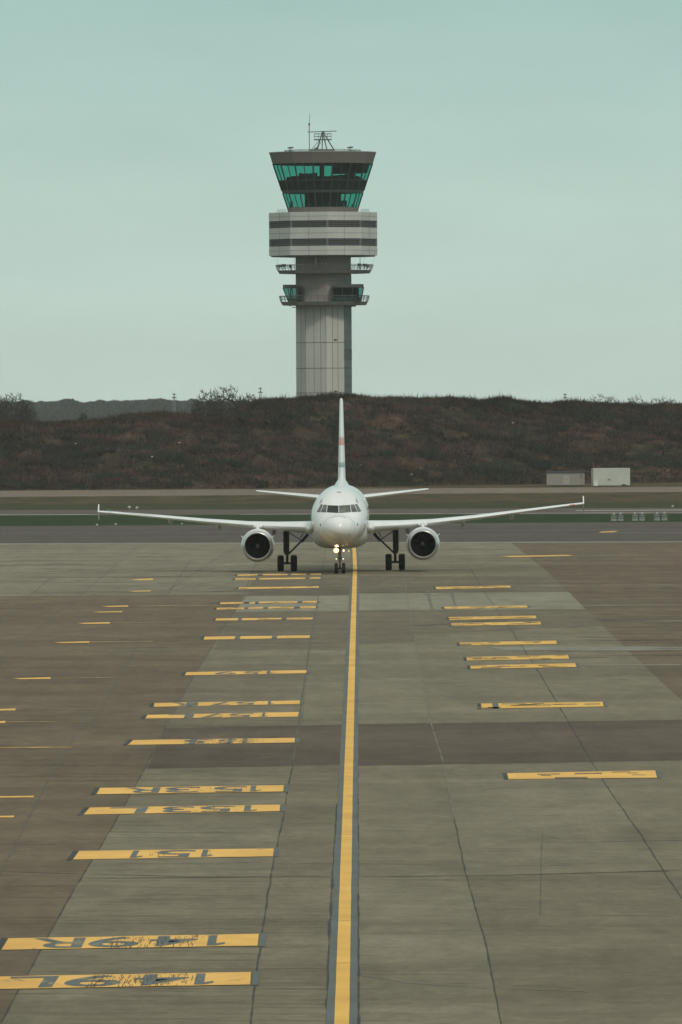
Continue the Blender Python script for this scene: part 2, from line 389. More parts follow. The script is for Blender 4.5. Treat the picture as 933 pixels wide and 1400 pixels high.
def marking(label, TL, TR, BR, BL, chars=(), mat=yellow, scuff=0, smear=0, grey=(), ends=(1, 1), group=None, name='number_marking'):
    f = quad_map(TL, TR, BR, BL)
    me = bpy.data.meshes.new(name)
    n = 14; vs = []; fs = []
    for i in range(n+1):
        for j in (0, 1):
            p = f(i/n, j); vs.append((p.x, p.y + (random.uniform(-.05, .05) if 0 < i < n else 0), .020))
    fs = [(2*i, 2*i+1, 2*i+3, 2*i+2) for i in range(n)]
    me.from_pydata(vs, [], fs); me.update()
    if me.polygons[0].normal.z < 0: me.flip_normals()
    me.materials.append(mat); o = bpy.data.objects.new(name, me); col.objects.link(o)
    tag(o, label, 'ground marking', group)
    W = TR[0] - TL[0]
    for ch, u0, u1 in chars:
        gv, gf = glyph(ch); q = Q(); q.v2 = [(u0 + x*(u1-u0), .06 + y*.88) for x, y in gv]; q.f2 = gf
        on_quad('painted_letter' if ch.isalpha() else 'painted_digit', f, q, .024, bluegrey2, o)
    for a, b_ in grey: on_quad('grey_patch', f, rects([(a, b_, .0, 1.0)]), .0235, bluegrey2, o)
    if ends[0]: on_quad('painted_edge', f, rects([(-.030, -.006, -.05, 1.05)]), .019, bluegrey, o)
    if ends[1]: on_quad('painted_edge', f, rects([(1.006, 1.030, -.05, 1.05)]), .019, darkpaint, o)
    if scuff:
        L = []
        for k in range(int(scuff*1.7)):
            u = random.choice((random.gauss(.30, .055), random.gauss(.43, .06), random.gauss(.55, .03)))
            if not .08 < u < .8: continue
            v = random.uniform(0, .92); L.append((u, u + random.uniform(.0008, .0035), v, min(1, v + random.uniform(.04, .30))))
        on_quad('tyre_scuff', f, rects(L), .027, scuff_m, o)['kind'] = 'stuff'
    if smear:
        L = []
        for k in range(smear):
            u = random.uniform(.02, .9); v = random.uniform(.05, .8); L.append((u, u + random.uniform(.05, .22), v, v + random.uniform(.08, .22)))
        on_quad('worn_streak', f, rects(L), .0235, bluegrey_s, o)['kind'] = 'stuff'
    return o
bluegrey_s = paint_mat('streak_wear', (.19, .155, .09), .42, (.42, .29, .12))
GL = 'numbered yellow bands left of the centreline'
marking('yellow band painted with the upside-down number 149L, nearest the camera', (-20, 1336.5), (343.4, 1330), (342.3, 1347.2), (-36, 1354),
        [('1', .135, .205), ('4', .23, .43), ('9', .475, .685), ('L', .72, .90)], scuff=120, group=GL)
marking('yellow band painted with the upside-down number 149R and black scuffs', (11.9, 1284), (354.2, 1277.8), (352.3, 1294), (2.4, 1299.6),
        [('1', .13, .20), ('4', .24, .43), ('9', .47, .67), ('R', .69, .90)], scuff=90, group=GL)
marking('yellow band painted with the upside-down three-digit number 151', (108.6, 1164.3), (374.7, 1161), (373.4, 1171.6), (100, 1176),
        [('1', .307, .363), ('5', .40, .596), ('1', .66, .72)], scuff=12, group=GL)
marking('yellow band painted with the upside-down number 153L', (123.2, 1104.9), (383.4, 1100.9), (382.4, 1109.8), (114.6, 1114.5),
        [('1', .117, .185), ('5', .235, .417), ('3', .45, .61), ('L', .69, .89)], scuff=26, group=GL)
marking('yellow band painted with the upside-down number 153R', (137.2, 1078), (388.7, 1074.3), (387.3, 1082.9), (132.2, 1086.6),
        [('1', .12, .18), ('5', .20, .38), ('3', .455, .64), ('R', .67, .86)], scuff=30, group=GL)
marking('worn yellow band lying across the dark left slab', (182.5, 1012.5), (403.7, 1009.5), (403, 1015.8), (175, 1019),
        [('1', .265, .32), ('5', .36, .47), ('5', .53, .68)], scuff=60, group=GL, grey=((.385, .41), (.60, .64)))
marking('worn yellow band just beyond the dark slab, nearer of its close pair', (202, 978), (409, 974), (407.5, 980.4), (199, 983),
        [('1', .20, .24), ('5', .30, .46), ('7', .50, .64), ('L', .69, .86)], scuff=25, group=GL, grey=((.72, .75),))
marking('worn yellow band beyond the dark slab, farther of its close pair', (211.6, 961.8), (410.6, 958.2), (410, 963), (210.4, 967),
        [('1', .18, .22), ('5', .30, .44), ('7', .48, .62), ('R', .70, .88)], scuff=20, group=GL, grey=((.74, .78),))
marking('worn yellow band standing alone at the bend of the brown slab edge', (255.4, 919.5), (419.6, 916.8), (418.7, 921), (253, 923.7),
        [('1', .27, .33), ('5', .38, .52), ('9', .58, .76)], scuff=16, group=GL)
marking('yellow band broken into three pieces by two grey gaps', (280.3, 870.9), (424.3, 869.1), (423.3, 872.6), (278.6, 875), grey=((.31, .36), (.66, .71)), scuff=6, group=GL)
marking('thin broken yellow band next beyond the three-piece band', (296, 846), (428.2, 844.7), (427.5, 847.2), (294.6, 848.9), grey=((.27, .32), (.73, .77)), smear=7, group=GL)
marking('short yellow dashes across the near edge of the pale left slab', (297, 831.4), (432, 829.4), (431.6, 831.8), (296, 833.8), grey=((.16, .22), (.48, .53), (.68, .72)), smear=10, group=GL)
marking('yellow dashes near the far edge of the pale left slab', (302, 823.7), (433.7, 822), (433.2, 824.4), (300.8, 826.4), grey=((.15, .20), (.60, .64), (.70, .76)), smear=10, group=GL)
marking('thin unbroken yellow band between the pale slab and the main gear', (327.2, 803.3), (436.4, 802), (436, 803.9), (325.7, 805.9), smear=6, group=GL)
marking('yellow dashes close behind the left main wheels, nearer row', (322.3, 791.2), (438.8, 789.5), (438.5, 791.4), (321.3, 793.4), grey=((.13, .18), (.72, .76)), smear=4, group=GL)
marking('yellow dashes nearest the left main wheels, farther row', (325.5, 785.7), (439.6, 784.3), (439.3, 786), (324.7, 787.6), grey=((.13, .18), (.36, .40), (.70, .76)), smear=4, group=GL)
GR = 'plain yellow bands right of the centreline'
rb = [('plain yellow band nearest the camera right of the centreline', (693.7, 1058), (896, 1054), (898.8, 1064), (695.7, 1066)),
      ('plain yellow band with a dark blot, just beyond the dark right slab', (658, 962.5), (824, 960), (825.7, 966.5), (659, 969.6)),
      ('plain yellow band, nearer of the pair below the pale repair strip', (643, 910.3), (786.5, 907.3), (788.6, 912.4), (644, 914.8)),
      ('plain yellow band, farther of the pair below the pale repair strip', (638, 898.8), (776.6, 896), (778.7, 901), (639, 903.6)),
      ('plain yellow band alone just above the pale repair strip', (628.6, 879), (760.7, 876.3), (762.2, 880.8), (629.8, 883)),
      ('plain yellow band on the dim slab, nearer of its pair', (617, 852.3), (738.5, 850.2), (740.6, 854.1), (618, 856)),
      ('plain yellow band on the dim slab, farther of its pair', (613.6, 844.2), (732.5, 842.1), (734, 845.7), (614.8, 848)),
      ('thin yellow band lying on the pale right slab', (607, 830), (720.5, 828.3), (721.7, 831), (608.5, 833)),
      ('thin yellow band closest to the right engine', (595.6, 802.8), (698, 801), (698.5, 803.7), (596.8, 805.8))]
for i, (l, a, b_, c, d) in enumerate(rb):
    marking(l, a, b_, c, d, smear=12 if i else 7, group=GR, name='stop_marking', grey=((.86, .91),) if i == 1 else (), ends=(1, 1), mat=yellow_line if i else yellow)
marking('faded yellow streak on the far brown concrete right of the airliner', (683, 760.5), (776, 758.8), (784, 760.2), (700, 762.2), ends=(0, 0), mat=yellow_worn, name='faded_marking')
marking('small yellow dash on the dark taxiway right of the airliner', (822, 727), (846, 726), (840, 727.8), (819, 728.6), ends=(0, 0), mat=yellow_worn, name='faded_marking')
lf = [((190, 210, 791, 793.3), 214, 'broad yellow dash on the pale left concrete'), ((184, 207, 807.6, 808.8), 0, 'thin yellow dash on the pale left concrete'),
      ((149, 176, 828, 829.8), 300, 'yellow dash and faint line farthest back on the brown slab'), ((136, 168, 836, 837.3), 0, 'short yellow dash second back on the brown slab'),
      ((116, 151, 851, 853), 230, 'yellow dash third back on the brown slab'), ((84, 123, 877.2, 879.2), 210, 'yellow dash and faint line mid-way on the brown slab'),
      ((28, 70, 926.3, 928.8), 168, 'long yellow dash at the left on the brown slab'), ((-14, 22, 969.2, 972), 135, 'yellow dash at the frame edge, farther of two'),
      ((-30, 8, 986.3, 989), 122, 'yellow dash at the frame edge, nearer of two'), ((-90, -50, 1021, 1025), 98, 'thin faint yellow line left of the dark slab'),
      ((-20, 47, 1088.6, 1091), 0, 'thin yellow line at the left edge beside number 153R'), ((-30, 20, 1116, 1118.4), 0, 'thin yellow line at the left edge beside number 153L')]
for (x0, x1, y0, y1), xe, l in lf:
    o = marking(l, (x0-10, (y0+y1)/2+.3), (x1, y0), (x1-1, y1), (x0, y1+.4), ends=(0, 0), mat=yellow, name='faded_marking', group='thin yellow dashes on the left concrete')
    if xe: strip_pts([(x1, (y0+y1)/2), (xe, (y0+y1)/2-.9)], .45 if y0 > 900 else 1.1, .018, 0, 1, .8).build('thin_line', yellow_faint if y0 < 1000 else yellow_worn, o)

# ------------------------------------------------------------------ airliner
def white_paint():
    m, t, b = nt('airliner_white_paint')
    n = noise(t, 1, (.8, .25, .8), 5, .6); n2 = noise(t, 1, (3, .6, 3), 5, .7)
    c0 = ramp(t, n, [(.3, (.745, .755, .73)), (.7, (.84, .85, .825))])
    t.links.new(mixc(t, ramp(t, n2, [(.58, 0.0), (.8, .25)]), c0, (.55, .54, .49)), b.inputs['Base Color'])
    b.inputs['Roughness'].default_value = .28; b.inputs['Coat Weight'].default_value = .35; b.inputs['Coat Roughness'].default_value = .12
    return m
white = white_paint()
def fus_paint():
    m, t, b = nt('fuselage_paint')
    n = noise(t, 1, (.8, .25, .8), 5, .6)
    c0 = ramp(t, n, [(.3, (.745, .755, .73)), (.7, (.84, .85, .825))])
    tc = N(t, 'ShaderNodeTexCoord'); sx = N(t, 'ShaderNodeSeparateXYZ'); t.links.new(tc.outputs['Object'], sx.inputs[0])
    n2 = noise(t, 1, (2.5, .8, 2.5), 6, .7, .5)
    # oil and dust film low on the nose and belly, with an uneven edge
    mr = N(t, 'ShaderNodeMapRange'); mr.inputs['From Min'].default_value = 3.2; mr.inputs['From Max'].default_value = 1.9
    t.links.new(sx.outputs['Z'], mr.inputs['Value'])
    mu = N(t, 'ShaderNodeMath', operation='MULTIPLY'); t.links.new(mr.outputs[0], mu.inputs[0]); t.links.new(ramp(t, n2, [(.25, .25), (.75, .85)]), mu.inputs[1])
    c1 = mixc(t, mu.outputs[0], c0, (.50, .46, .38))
    # pale aqua livery aft of the front doors on the upper body
    mr2 = N(t, 'ShaderNodeMapRange'); mr2.inputs['From Min'].default_value = 8.0; mr2.inputs['From Max'].default_value = 8.15
    t.links.new(sx.outputs['Y'], mr2.inputs['Value'])
    c2 = mixc(t, mr2.outputs[0], c1, (.55, .66, .63))
    t.links.new(c2, b.inputs['Base Color'])
    b.inputs['Roughness'].default_value = .26; b.inputs['Coat Weight'].default_value = .35; b.inputs['Coat Roughness'].default_value = .1
    return m
fus_m = fus_paint()
def fin_paint():
    m, t, b = nt('fin_paint')
    tc = N(t, 'ShaderNodeTexCoord'); sx = N(t, 'ShaderNodeSeparateXYZ'); t.links.new(tc.outputs['Object'], sx.inputs[0])
    mr = N(t, 'ShaderNodeMapRange'); mr.inputs['From Min'].default_value = 5; mr.inputs['From Max'].default_value = 13
    t.links.new(sx.outputs['Z'], mr.inputs['Value'])
    def z(v): return (v-5)/8
    w = (.70, .73, .70)
    r = ramp(t, mr.outputs[0], [(z(7.15), w), (z(7.2), (.24, .30, .29)), (z(7.45), (.30, .36, .35)), (z(7.6), w), (z(8.72), w), (z(8.78), (.60, .28, .25)), (z(9.25), (.63, .34, .30)), (z(9.38), w)])
    t.links.new(r, b.inputs['Base Color']); b.inputs['Roughness'].default_value = .3
    return m
fin_m = fin_paint()
grey_under = simple('grey_underside_paint', (.50, .49, .45), .4, .08, .8)
metal = simple('bare_metal_lip', (.62, .62, .60), .28, .05, 3, metal=.9)
dark = simple('gear_dark_metal', (.035, .037, .035), .5, .3, 4)
gear_m = simple('gear_grey_metal', (.10, .10, .095), .45, .3, 4)
tyre = simple('tyre_rubber', (.012, .012, .012), .8, .2, 6)
rim = simple('wheel_rim', (.25, .25, .24), .4, .2, 5, metal=.5)
fan_m = simple('fan_blade_metal', (.014, .015, .015), .45, .3, 5)
duct_m = simple('intake_lining', (.012, .013, .013), .6, .2, 3)
glass_dark = simple('windshield_glass', (.012, .018, .018), .06, .3, 2)
frame_dark = simple('window_seal', (.05, .055, .05), .6, .2, 2)
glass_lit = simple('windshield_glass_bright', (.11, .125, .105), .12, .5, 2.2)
seam = simple('panel_seam', (.42, .41, .37), .6, .1)
redm = simple('red_nav_paint', (.6, .12, .05), .4)
def emis(name, c, s):
    m, t, b = nt(name); b.inputs['Base Color'].default_value = (*c, 1)
    b.inputs['Emission Color'].default_value = (*c, 1); b.inputs['Emission Strength'].default_value = s; return m
lamp_halo = emis('landing_lamp_halo', (1, .50, .14), 2.6); lamp_core = emis('landing_lamp_core', (1, .80, .48), 55)  # orange lens emission stands in for the halo around the bright core
lamp_mid = emis('taxi_lamp', (1, .90, .72), 1.3)

MGY = 616.0; LG = 16.11    # main gear distance, nose tip to main gear
A = empty('airliner', (gr(467, 780.6).x, MGY, 0), (0, R(-0.35), R(-0.50)))
tag(A, 'white twin-engine airliner facing the camera with its nose landing light lit', 'airliner')
oy = -LG
FS = [(0.0, 3.22, 3.20, .01), (.04, 3.42, 3.02, .20), (.12, 3.56, 2.88, .36), (.28, 3.72, 2.72, .56), (.5, 3.87, 2.58, .76), (.8, 4.01, 2.44, .96), (1.2, 4.14, 2.30, 1.17), (1.6, 4.26, 2.19, 1.34),
      (1.8, 4.36, 2.14, 1.41), (2.1, 4.60, 2.08, 1.50), (2.4, 4.84, 2.03, 1.58), (2.7, 5.04, 1.99, 1.66), (3.1, 5.26, 1.94, 1.74), (3.7, 5.50, 1.90, 1.83), (4.4, 5.70, 1.87, 1.89), (5.2, 5.84, 1.86, 1.935),
      (6.2, 5.95, 1.85, 1.965), (7.5, 6.00, 1.85, 1.975), (14, 6.0, 1.85, 1.975), (20.5, 6.0, 1.85, 1.975), (23, 6.0, 2.1, 1.96), (26, 5.98, 2.85, 1.8), (29, 5.9, 3.75, 1.35), (31.5, 5.7, 4.45, .8), (33.2, 5.4, 4.85, .35), (33.84, 5.2, 5.0, .12)]
def fus(y):
    for a, b_ in zip(FS, FS[1:]):
        if y <= b_[0]:
            k = (y-a[0])/(b_[0]-a[0]); return [a[i]+(b_[i]-a[i])*k for i in (1, 2, 3)]
    return FS[-1][1:]
def ring(y, n=56, e_=1.0, off=0):
    t_, b_, w = fus(y); zc = (t_+b_)/2; h = (t_-b_)/2
    out = []
    for i in range(n):
        a = 2*math.pi*i/n; c, s = math.cos(a), math.sin(a)
        out.append(((w+off)*c, y+oy, zc+(h+off)*s))
    return out
mb = MB()
ys = []
for a, b_ in zip(FS, FS[1:]):
    n = 2 if b_[0] < 8 else 3
    ys += [a[0]+(b_[0]-a[0])*i/n for i in range(n)]
ys.append(FS[-1][0])
mb.loft([ring(y) for y in ys])
fo = mb.build('fuselage', fus_m, A, 60)
def surf_y(x, z):
    lo, hi = 0.0, 8.0
    for _ in range(40):
        m_ = (lo+hi)/2; t_, b_, w = fus(m_)
        if (x/w)**2 + ((z-(t_+b_)/2)/((t_-b_)/2))**2 < 1: hi = m_
        else: lo = m_
    return hi
def on_nose(pts, name, mat, n=6, off=.015, parent=None):
    """quad given in front view (x,z) laid on the nose surface"""
    (a, b_, c, d) = [Vector(p) for p in pts]; vs = []
    for j in range(n+1):
        for i in range(n+1):
            u, v = i/n, j/n; p = (a*(1-u)+b_*u)*(1-v) + (d*(1-u)+c*u)*v
            vs.append((p.x, surf_y(p.x, p.y)-off+oy, p.y))
    m2 = MB(); m2.add(vs, [(j*(n+1)+i, j*(n+1)+i+1, (j+1)*(n+1)+i+1, (j+1)*(n+1)+i) for j in range(n) for i in range(n)])
    return m2.build(name, mat, parent or A, 60)
def inset(pts, k):
    c = sum((Vector(p) for p in pts), Vector((0, 0)))/4
    return [tuple(Vector(p) + (Vector(p)-c).normalized()*k) for p in pts]
zb, zt = 4.27, 4.77
for s in (-1, 1):
    wins = [[(s*.05, zb-.02), (s*.80, zb+.03), (s*.74, zt-.02), (s*.05, zt-.05)],
            [(s*.89, zb+.04), (s*1.24, zb+.05), (s*1.05, zt-.01), (s*.83, zt-.01)],
            [(s*1.30, zb+.05), (s*1.52, zb+.07), (s*1.25, zt+.03), (s*1.12, zt+.01)]]
    for k, w in enumerate(wins):
        fr = on_nose(inset(w, .035), 'cockpit_window', frame_dark, off=.010)
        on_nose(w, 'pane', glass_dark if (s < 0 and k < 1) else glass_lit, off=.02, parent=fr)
    on_nose([(s*1.20, 4.98), (s*1.34, 4.86), (s*1.30, 5.02), (s*1.14, 5.22)], 'access_panel', simple('panel_grey', (.25, .26, .24), .5), 3, .012)
    on_nose([(s*1.24, 3.34), (s*1.29, 3.34), (s*1.30, 3.52), (s*1.25, 3.52)], 'air_probe', frame_dark, 2, .03)
    on_nose([(s*.74, 2.72), (s*.78, 2.72), (s*.78, 2.78), (s*.74, 2.78)], 'air_probe', frame_dark, 2, .03)
on_nose([(-.15, 5.62), (.15, 5.62), (.13, 5.66), (-.13, 5.66)], 'roof_antenna', frame_dark, 2, .03)
# radome seam and the curved line under the windshield
mb = MB(); rr = ring(1.05, 64, off=.006)
for i in range(64): mb.tube(rr[i], rr[(i+1) % 64], .010, n=5, cap=False)
mb.build('radome_seam', seam, A)
mb = MB(); pr = None
for i in range(21):
    x = -.50+i*.05; z = 4.02 - .13*((x+.02)/.5)**2; p = (x, surf_y(x, z)-.012+oy, z)
    if pr: mb.tube(pr, p, .012, n=5)
    pr = p
mb.build('wiper_line', frame_dark, A)
# crown blade antennas
mb = MB(); mb.loft([[(-.02, 9.3+oy, 5.99), (.02, 9.3+oy, 5.99), (.02, 9.75+oy, 5.99), (-.02, 9.75+oy, 5.99)], [(-.01, 9.5+oy, 6.3), (.01, 9.5+oy, 6.3), (.01, 9.7+oy, 6.3), (-.01, 9.7+oy, 6.3)]]); mb.build('blade_antenna', white, A)
# cabin doors and windows along the sides
for s in (-1, 1):
    for k in range(26):
        y = 9.0+k*.53; z = 4.35; w = fus(y)[2]; zc = 3.925; x = s*(w*math.sqrt(1-((z-zc)/2.075)**2)+.006)
        m2 = MB(); m2.box(x-.006, x+.006, y+oy-.11, y+oy+.11, z-.17, z+.17); m2.build('cabin_window', frame_dark, A)
    y = 6.0; m2 = MB()
    w = fus(y)[2]
    pv = None
    for (ya, za, yb, zb2) in ((5.6, 3.3, 5.6, 5.1), (6.4, 5.1, 6.4, 3.3)):
        for i in range(9):
            z = za+(zb2-za)*i/8; t_, b_, ww = fus(ya); x = s*(ww*math.sqrt(max(0, 1-((z-(t_+b_)/2)/((t_-b_)/2))**2))+.004)
            p = (x, ya+oy, z)
            if pv: m2.tube(pv, p, .012, n=4)
            pv = p
    m2.build('door_outline', seam, A)
# belly fairing
def sup(y, w, zt_, zb_, ex, n=48):
    zc = (zt_+zb_)/2; h = (zt_-zb_)/2; out = []
    for i in range(n):
        a = 2*math.pi*i/n; c, s_ = math.cos(a), math.sin(a)
        out.append((w*(.93+.09*math.copysign(abs(s_)**(2/ex), s_))*math.copysign(abs(c)**(2/ex), c), y+oy, zc+h*math.copysign(abs(s_)**(2/ex), s_)))
    return out
mb = MB()
mb.loft([sup(8.4, 1.3, 3.5, 1.95, 2.0), sup(9.1, 1.86, 3.75, 1.80, 2.4), sup(9.8, 2.06, 3.85, 1.70, 2.8), sup(10.8, 2.20, 3.85, 1.64, 3.2), sup(13, 2.22, 3.8, 1.62, 3.2), sup(17, 2.20, 3.6, 1.62, 3.0), sup(19.5, 2.05, 3.2, 1.75, 2.4), sup(21.5, 1.5, 2.8, 1.86, 2)])
mb.build('belly_fairing', simple('fairing_paint', (.60, .585, .53), .35, .06, .8), A, 60)

def airfoil(x, yle, c, z, tc, tw, vert=False, n=14, camber=.015):
    pts = []
    def th_(u): return 5*tc*(.2969*math.sqrt(u)-.126*u-.3516*u*u+.2843*u**3-.1036*u**4)
    us = [(1-math.cos(math.pi*i/n))/2 for i in range(n+1)]
    up = [(u, camber*4*u*(1-u)+th_(u)) for u in us]; lo = [(u, camber*4*u*(1-u)-th_(u)) for u in us[1:-1]][::-1]
    for u, w in up+lo:
        dy = u*c; dz = w*c + (.25-u)*c*math.tan(R(tw))
        if vert: pts.append((x+w*c, yle+dy+oy, z))
        else: pts.append((x, yle+dy+oy, z+dz))
    return pts
# wing: x, yLE, chord, z, t/c, twist
WS = [(1.2, 9.8, 6.6, 3.02, .150, 4.0), (2.3, 10.4, 5.95, 3.06, .148, 3.8), (4.2, 11.4, 4.95, 3.17, .13, 3.0), (6.4, 12.5, 3.85, 3.33, .118, 2.0), (9.5, 14.1, 3.05, 3.63, .112, 1.2), (13, 15.95, 2.2, 4.04, .11, .5), (16.2, 17.55, 1.62, 4.40, .108, 0), (17.08, 18.1, 1.45, 4.49, .10, 0)]
def wing_at(x):
    for a, b_ in zip(WS, WS[1:]):
        if x <= b_[0]:
            k = (x-a[0])/(b_[0]-a[0]); return [a[i]+(b_[i]-a[i])*k for i in range(1, 6)]
for s in (-1, 1):
    mb = MB()
    xs = []
    for a, b_ in zip(WS, WS[1:]): xs += [a[0]+(b_[0]-a[0])*i/3 for i in range(3)]
    xs.append(WS[-1][0])
    rings = []
    for x in xs:
        w = wing_at(x) or WS[-1][1:]; rings.append([(s*p[0], p[1], p[2]) for p in airfoil(x, w[0], w[1], w[2] - (.20*((x-2)/15)**2 if s < 0 and x > 2 else 0), w[3], w[4])])
    mb.loft(rings); wo = mb.build('wing', white, A, 50)
    # slat gap line
    m2 = MB(); pv = None
    for x in [2.4+i*.7 for i in range(20)]:
        w = wing_at(x); p = (s*x, w[0]+w[1]*.03+oy, w[2]-w[1]*w[3]*.22+.22*w[1]*math.tan(R(w[4])))
        if pv: m2.tube(pv, p, .012, n=4)
        pv = p
    m2.build('slat_gap', seam, wo)
    m2 = MB(); m2.loft([[(s*2.1+math.cos(2*math.pi*i/20)*r, y+oy, 3.08+.0*y+math.sin(2*math.pi*i/20)*r*1.15) for i in range(20)] for y, r in ((9.3, .03), (9.5, .16), (9.9, .27), (10.8, .33), (12, .30))]); m2.build('wing_root_fairing', white, wo, 60)
    # wing-tip fence
    m2 = MB(); th2 = .035
    prof = [(18.0, 4.50), (18.9, 5.02), (19.55, 5.02), (19.45, 4.50), (19.35, 3.92), (18.95, 3.92)]
    m2.loft([[(s*(17.09-th2), y+oy, z-(.20 if s < 0 else 0)) for y, z in prof], [(s*(17.09+th2), y+oy, z-(.20 if s < 0 else 0)) for y, z in prof]])
    m2.build('wingtip_fence', white, wo)
    m2 = MB(); m2.tube((s*16.1, 17.45+oy, 4.40), (s*16.45, 17.65+oy, 4.44), .035, .03, 8); m2.build('navigation_light', redm if s > 0 else simple('green_nav', (.1, .3, .2), .3), wo)
    # flap track fairings
    for fx in (4.7, 8.55, 12.0):
        w = wing_at(fx); y0 = w[0]+w[1]*.45; z0 = w[2]-w[1]*w[3]*.30-.10
        m2 = MB(); rr_ = []
        for k, (dy, r) in enumerate(((0, .03), (.5, .14), (1.2, .19), (2.0, .17), (2.7, .10), (3.1, .02))):
            rr_.append([(s*fx+math.cos(2*math.pi*i/16)*r*.85, y0+dy*.8+oy, z0-.08*dy+math.sin(2*math.pi*i/16)*r*1.35) for i in range(16)])
        m2.loft(rr_); m2.build('flap_track_fairing', grey_under, wo, 50)
    # engine
    E = Vector((s*5.75, 9.6+oy, 1.90))
    eo = empty('engine', E, (R(1.2), 0, 0), A)
    mb = MB()
    mb.lathe_y([(.30, 1.075), (.7, 1.13), (1.3, 1.165), (2.1, 1.14), (2.9, 1.0), (3.5, .86), (3.5, .83), (2.6, .84)], n=56)
    nac = mb.build('nacelle', white, eo, 50)
    mb = MB(); mb.lathe_y([(.30, 1.076), (.16, 1.03), (.06, .985), (.015, .945), (0, .915), (.02, .885), (.07, .862), (.16, .85), (.28, .845)], n=56); mb.build('intake_lip', metal, eo, 60)
    mb = MB(); mb.lathe_y([(.28, .845), (.6, .86), (1.25, .875)], n=56); mb.build('intake_duct', duct_m, eo, 60)
    mb = MB()
    for k in range(34):
        a = 2*math.pi*k/34; 
        c1 = Vector((math.cos(a), 0, math.sin(a))); t1 = Vector((-math.sin(a), 0, math.cos(a)))
        v = []
        for (r, tw_) in ((.20, .25), (.5, .6), (.865, 1.0)):
            wd = .085*(r/.865)+.02
            p = c1*r; v += [tuple(p+t1*wd*.9+Vector((0, 1.05-.06, 0))), tuple(p-t1*wd*.9+Vector((0, 1.05+.08*tw_+.05, 0)))]
        mb.add(v, [(0, 1, 3, 2), (2, 3, 5, 4)])
    mb.build('fan', fan_m, eo)
    mb = MB(); mb.lathe_y([(1.24, 0.001), (1.24, .875)], n=40); mb.build('fan_backing', duct_m, eo)
    mb = MB(); mb.lathe_y([(.62, .005), (.66, .06), (.75, .12), (.9, .18), (1.02, .215)], n=32); sp = mb.build('spinner', simple('spinner_paint', (.025, .026, .025), .35), eo, 60)
    mb = MB(); pv = None
    for k in range(16):
        a = k*.38; r = .03+k*.0065; p = (math.cos(a)*r, .62+r*.62-.004, math.sin(a)*r)
        if pv: mb.tube(pv, p, .013, n=4)
        pv = p
    mb.build('spinner_swirl', simple('swirl_white', (.22, .22, .21), .4), sp)
    mb = MB(); mb.lathe_y([(2.4, .60), (3.6, .52), (4.3, .36), (4.3, .30)], n=32); mb.lathe_y([(4.1, .22), (4.9, .03)], n=24, cap1=True); mb.build('exhaust_cone', gear_m, eo, 60)
    for q in (-1, 1):
        a = R(28); c1 = Vector((q*math.cos(a), 0, math.sin(a))); m2 = MB(); n1 = Vector((-q*math.sin(a), 0, math.cos(a)))*.016
        tri = [c1*1.12+Vector((0, .9, 0)), c1*1.30+Vector((0, 1.5, .04)), c1*1.32+Vector((0, 2.0, .04)), c1*1.10+Vector((0, 2.1, 0))]
        m2.loft([[tuple(p+n1) for p in tri], [tuple(p-n1) for p in tri]]); m2.build('nacelle_strake', white, eo)
    # pylon (in airliner space)
    m2 = MB(); x = s*5.75; rr_ = []
    zw = 3.18
    for (y, hw, z0, z1) in ((10.5, .05, 2.98, 3.06), (10.9, .16, 2.85, 3.20), (11.6, .20, 2.75, 3.36), (12.4, .20, 2.7, 3.42), (14.2, .17, 2.72, 3.2), (15.6, .04, 2.95, 3.05)):
        rr_.append([(x-hw, y+oy, z0), (x+hw, y+oy, z0), (x+hw*.9, y+oy, (z0+z1)/2), (x+hw*.5, y+oy, z1), (x-hw*.5, y+oy, z1), (x-hw*.9, y+oy, (z0+z1)/2)])
    m2.loft(rr_); m2.build('engine_pylon', white, A, 40)
    m2 = MB()
    for q in (-1, 1):
        rr_ = [[(x+q*.21+math.cos(2*math.pi*i/12)*r, y+oy, 3.20+.02*k+math.sin(2*math.pi*i/12)*r) for i in range(12)] for k, (y, r) in enumerate(((11.75, .03), (11.9, .10), (12.4, .12), (12.9, .08)))]
        m2.loft(rr_)
    m2.build('slat_track_fairing', white, wo, 50)
    # main gear
    gx = s*3.79
    go = empty('main_gear', (gx, 0, 0), (0, 0, 0), A)
    mb = MB(); mb.tube((0, 0, 1.15), (0, -.02, 2.95), .155, .17, 16); mb.tube((0, 0, .50), (0, 0, 1.25), .095, n=14); mb.tube((.0, -.14, 1.3), (0, -.14, 2.9), .05, n=8)
    mb.tube((s*.17, 0, 1.2), (s*.17, .0, 2.9), .045, n=8)
    mb.build('shock_strut', dark, go, 50)
    mb = MB(); mb.tube((-s*.10, 0, 1.22), (-s*1.45, .05, 2.55), .065, n=8); mb.tube((-s*1.0, .03, 2.05), (-s*1.48, .05, 2.60), .11, n=8); mb.tube((-s*.10, 0, 2.75), (-s*1.02, .03, 2.15), .035, n=6); mb.tube((-s*.95, .03, 2.35), (-s*1.25, .05, 2.80), .035, n=6); mb.tube((-s*.1, .0, 2.93), (-s*1.3, .05, 2.78), .03, n=6)
    mb.build('side_brace', dark, go, 50)
    mb = MB(); mb.tube((0, .12, 1.25), (0, .42, .95), .05, n=8); mb.tube((0, .42, .95), (0, .10, .62), .05, n=8); mb.tube((0, -.12, 1.2), (0, -.2, .62), .035, n=6); mb.build('torque_link', dark, go, 50)
    mb = MB(); mb.tube((-.42, 0, .57), (.42, 0, .57), .085, n=12); mb.build('axle', gear_m, go, 50)
    mb = MB(); mb.box(s*.22, s*.26, -.30, .35, 1.35, 2.85); mb.build('gear_door', gear_m, go)
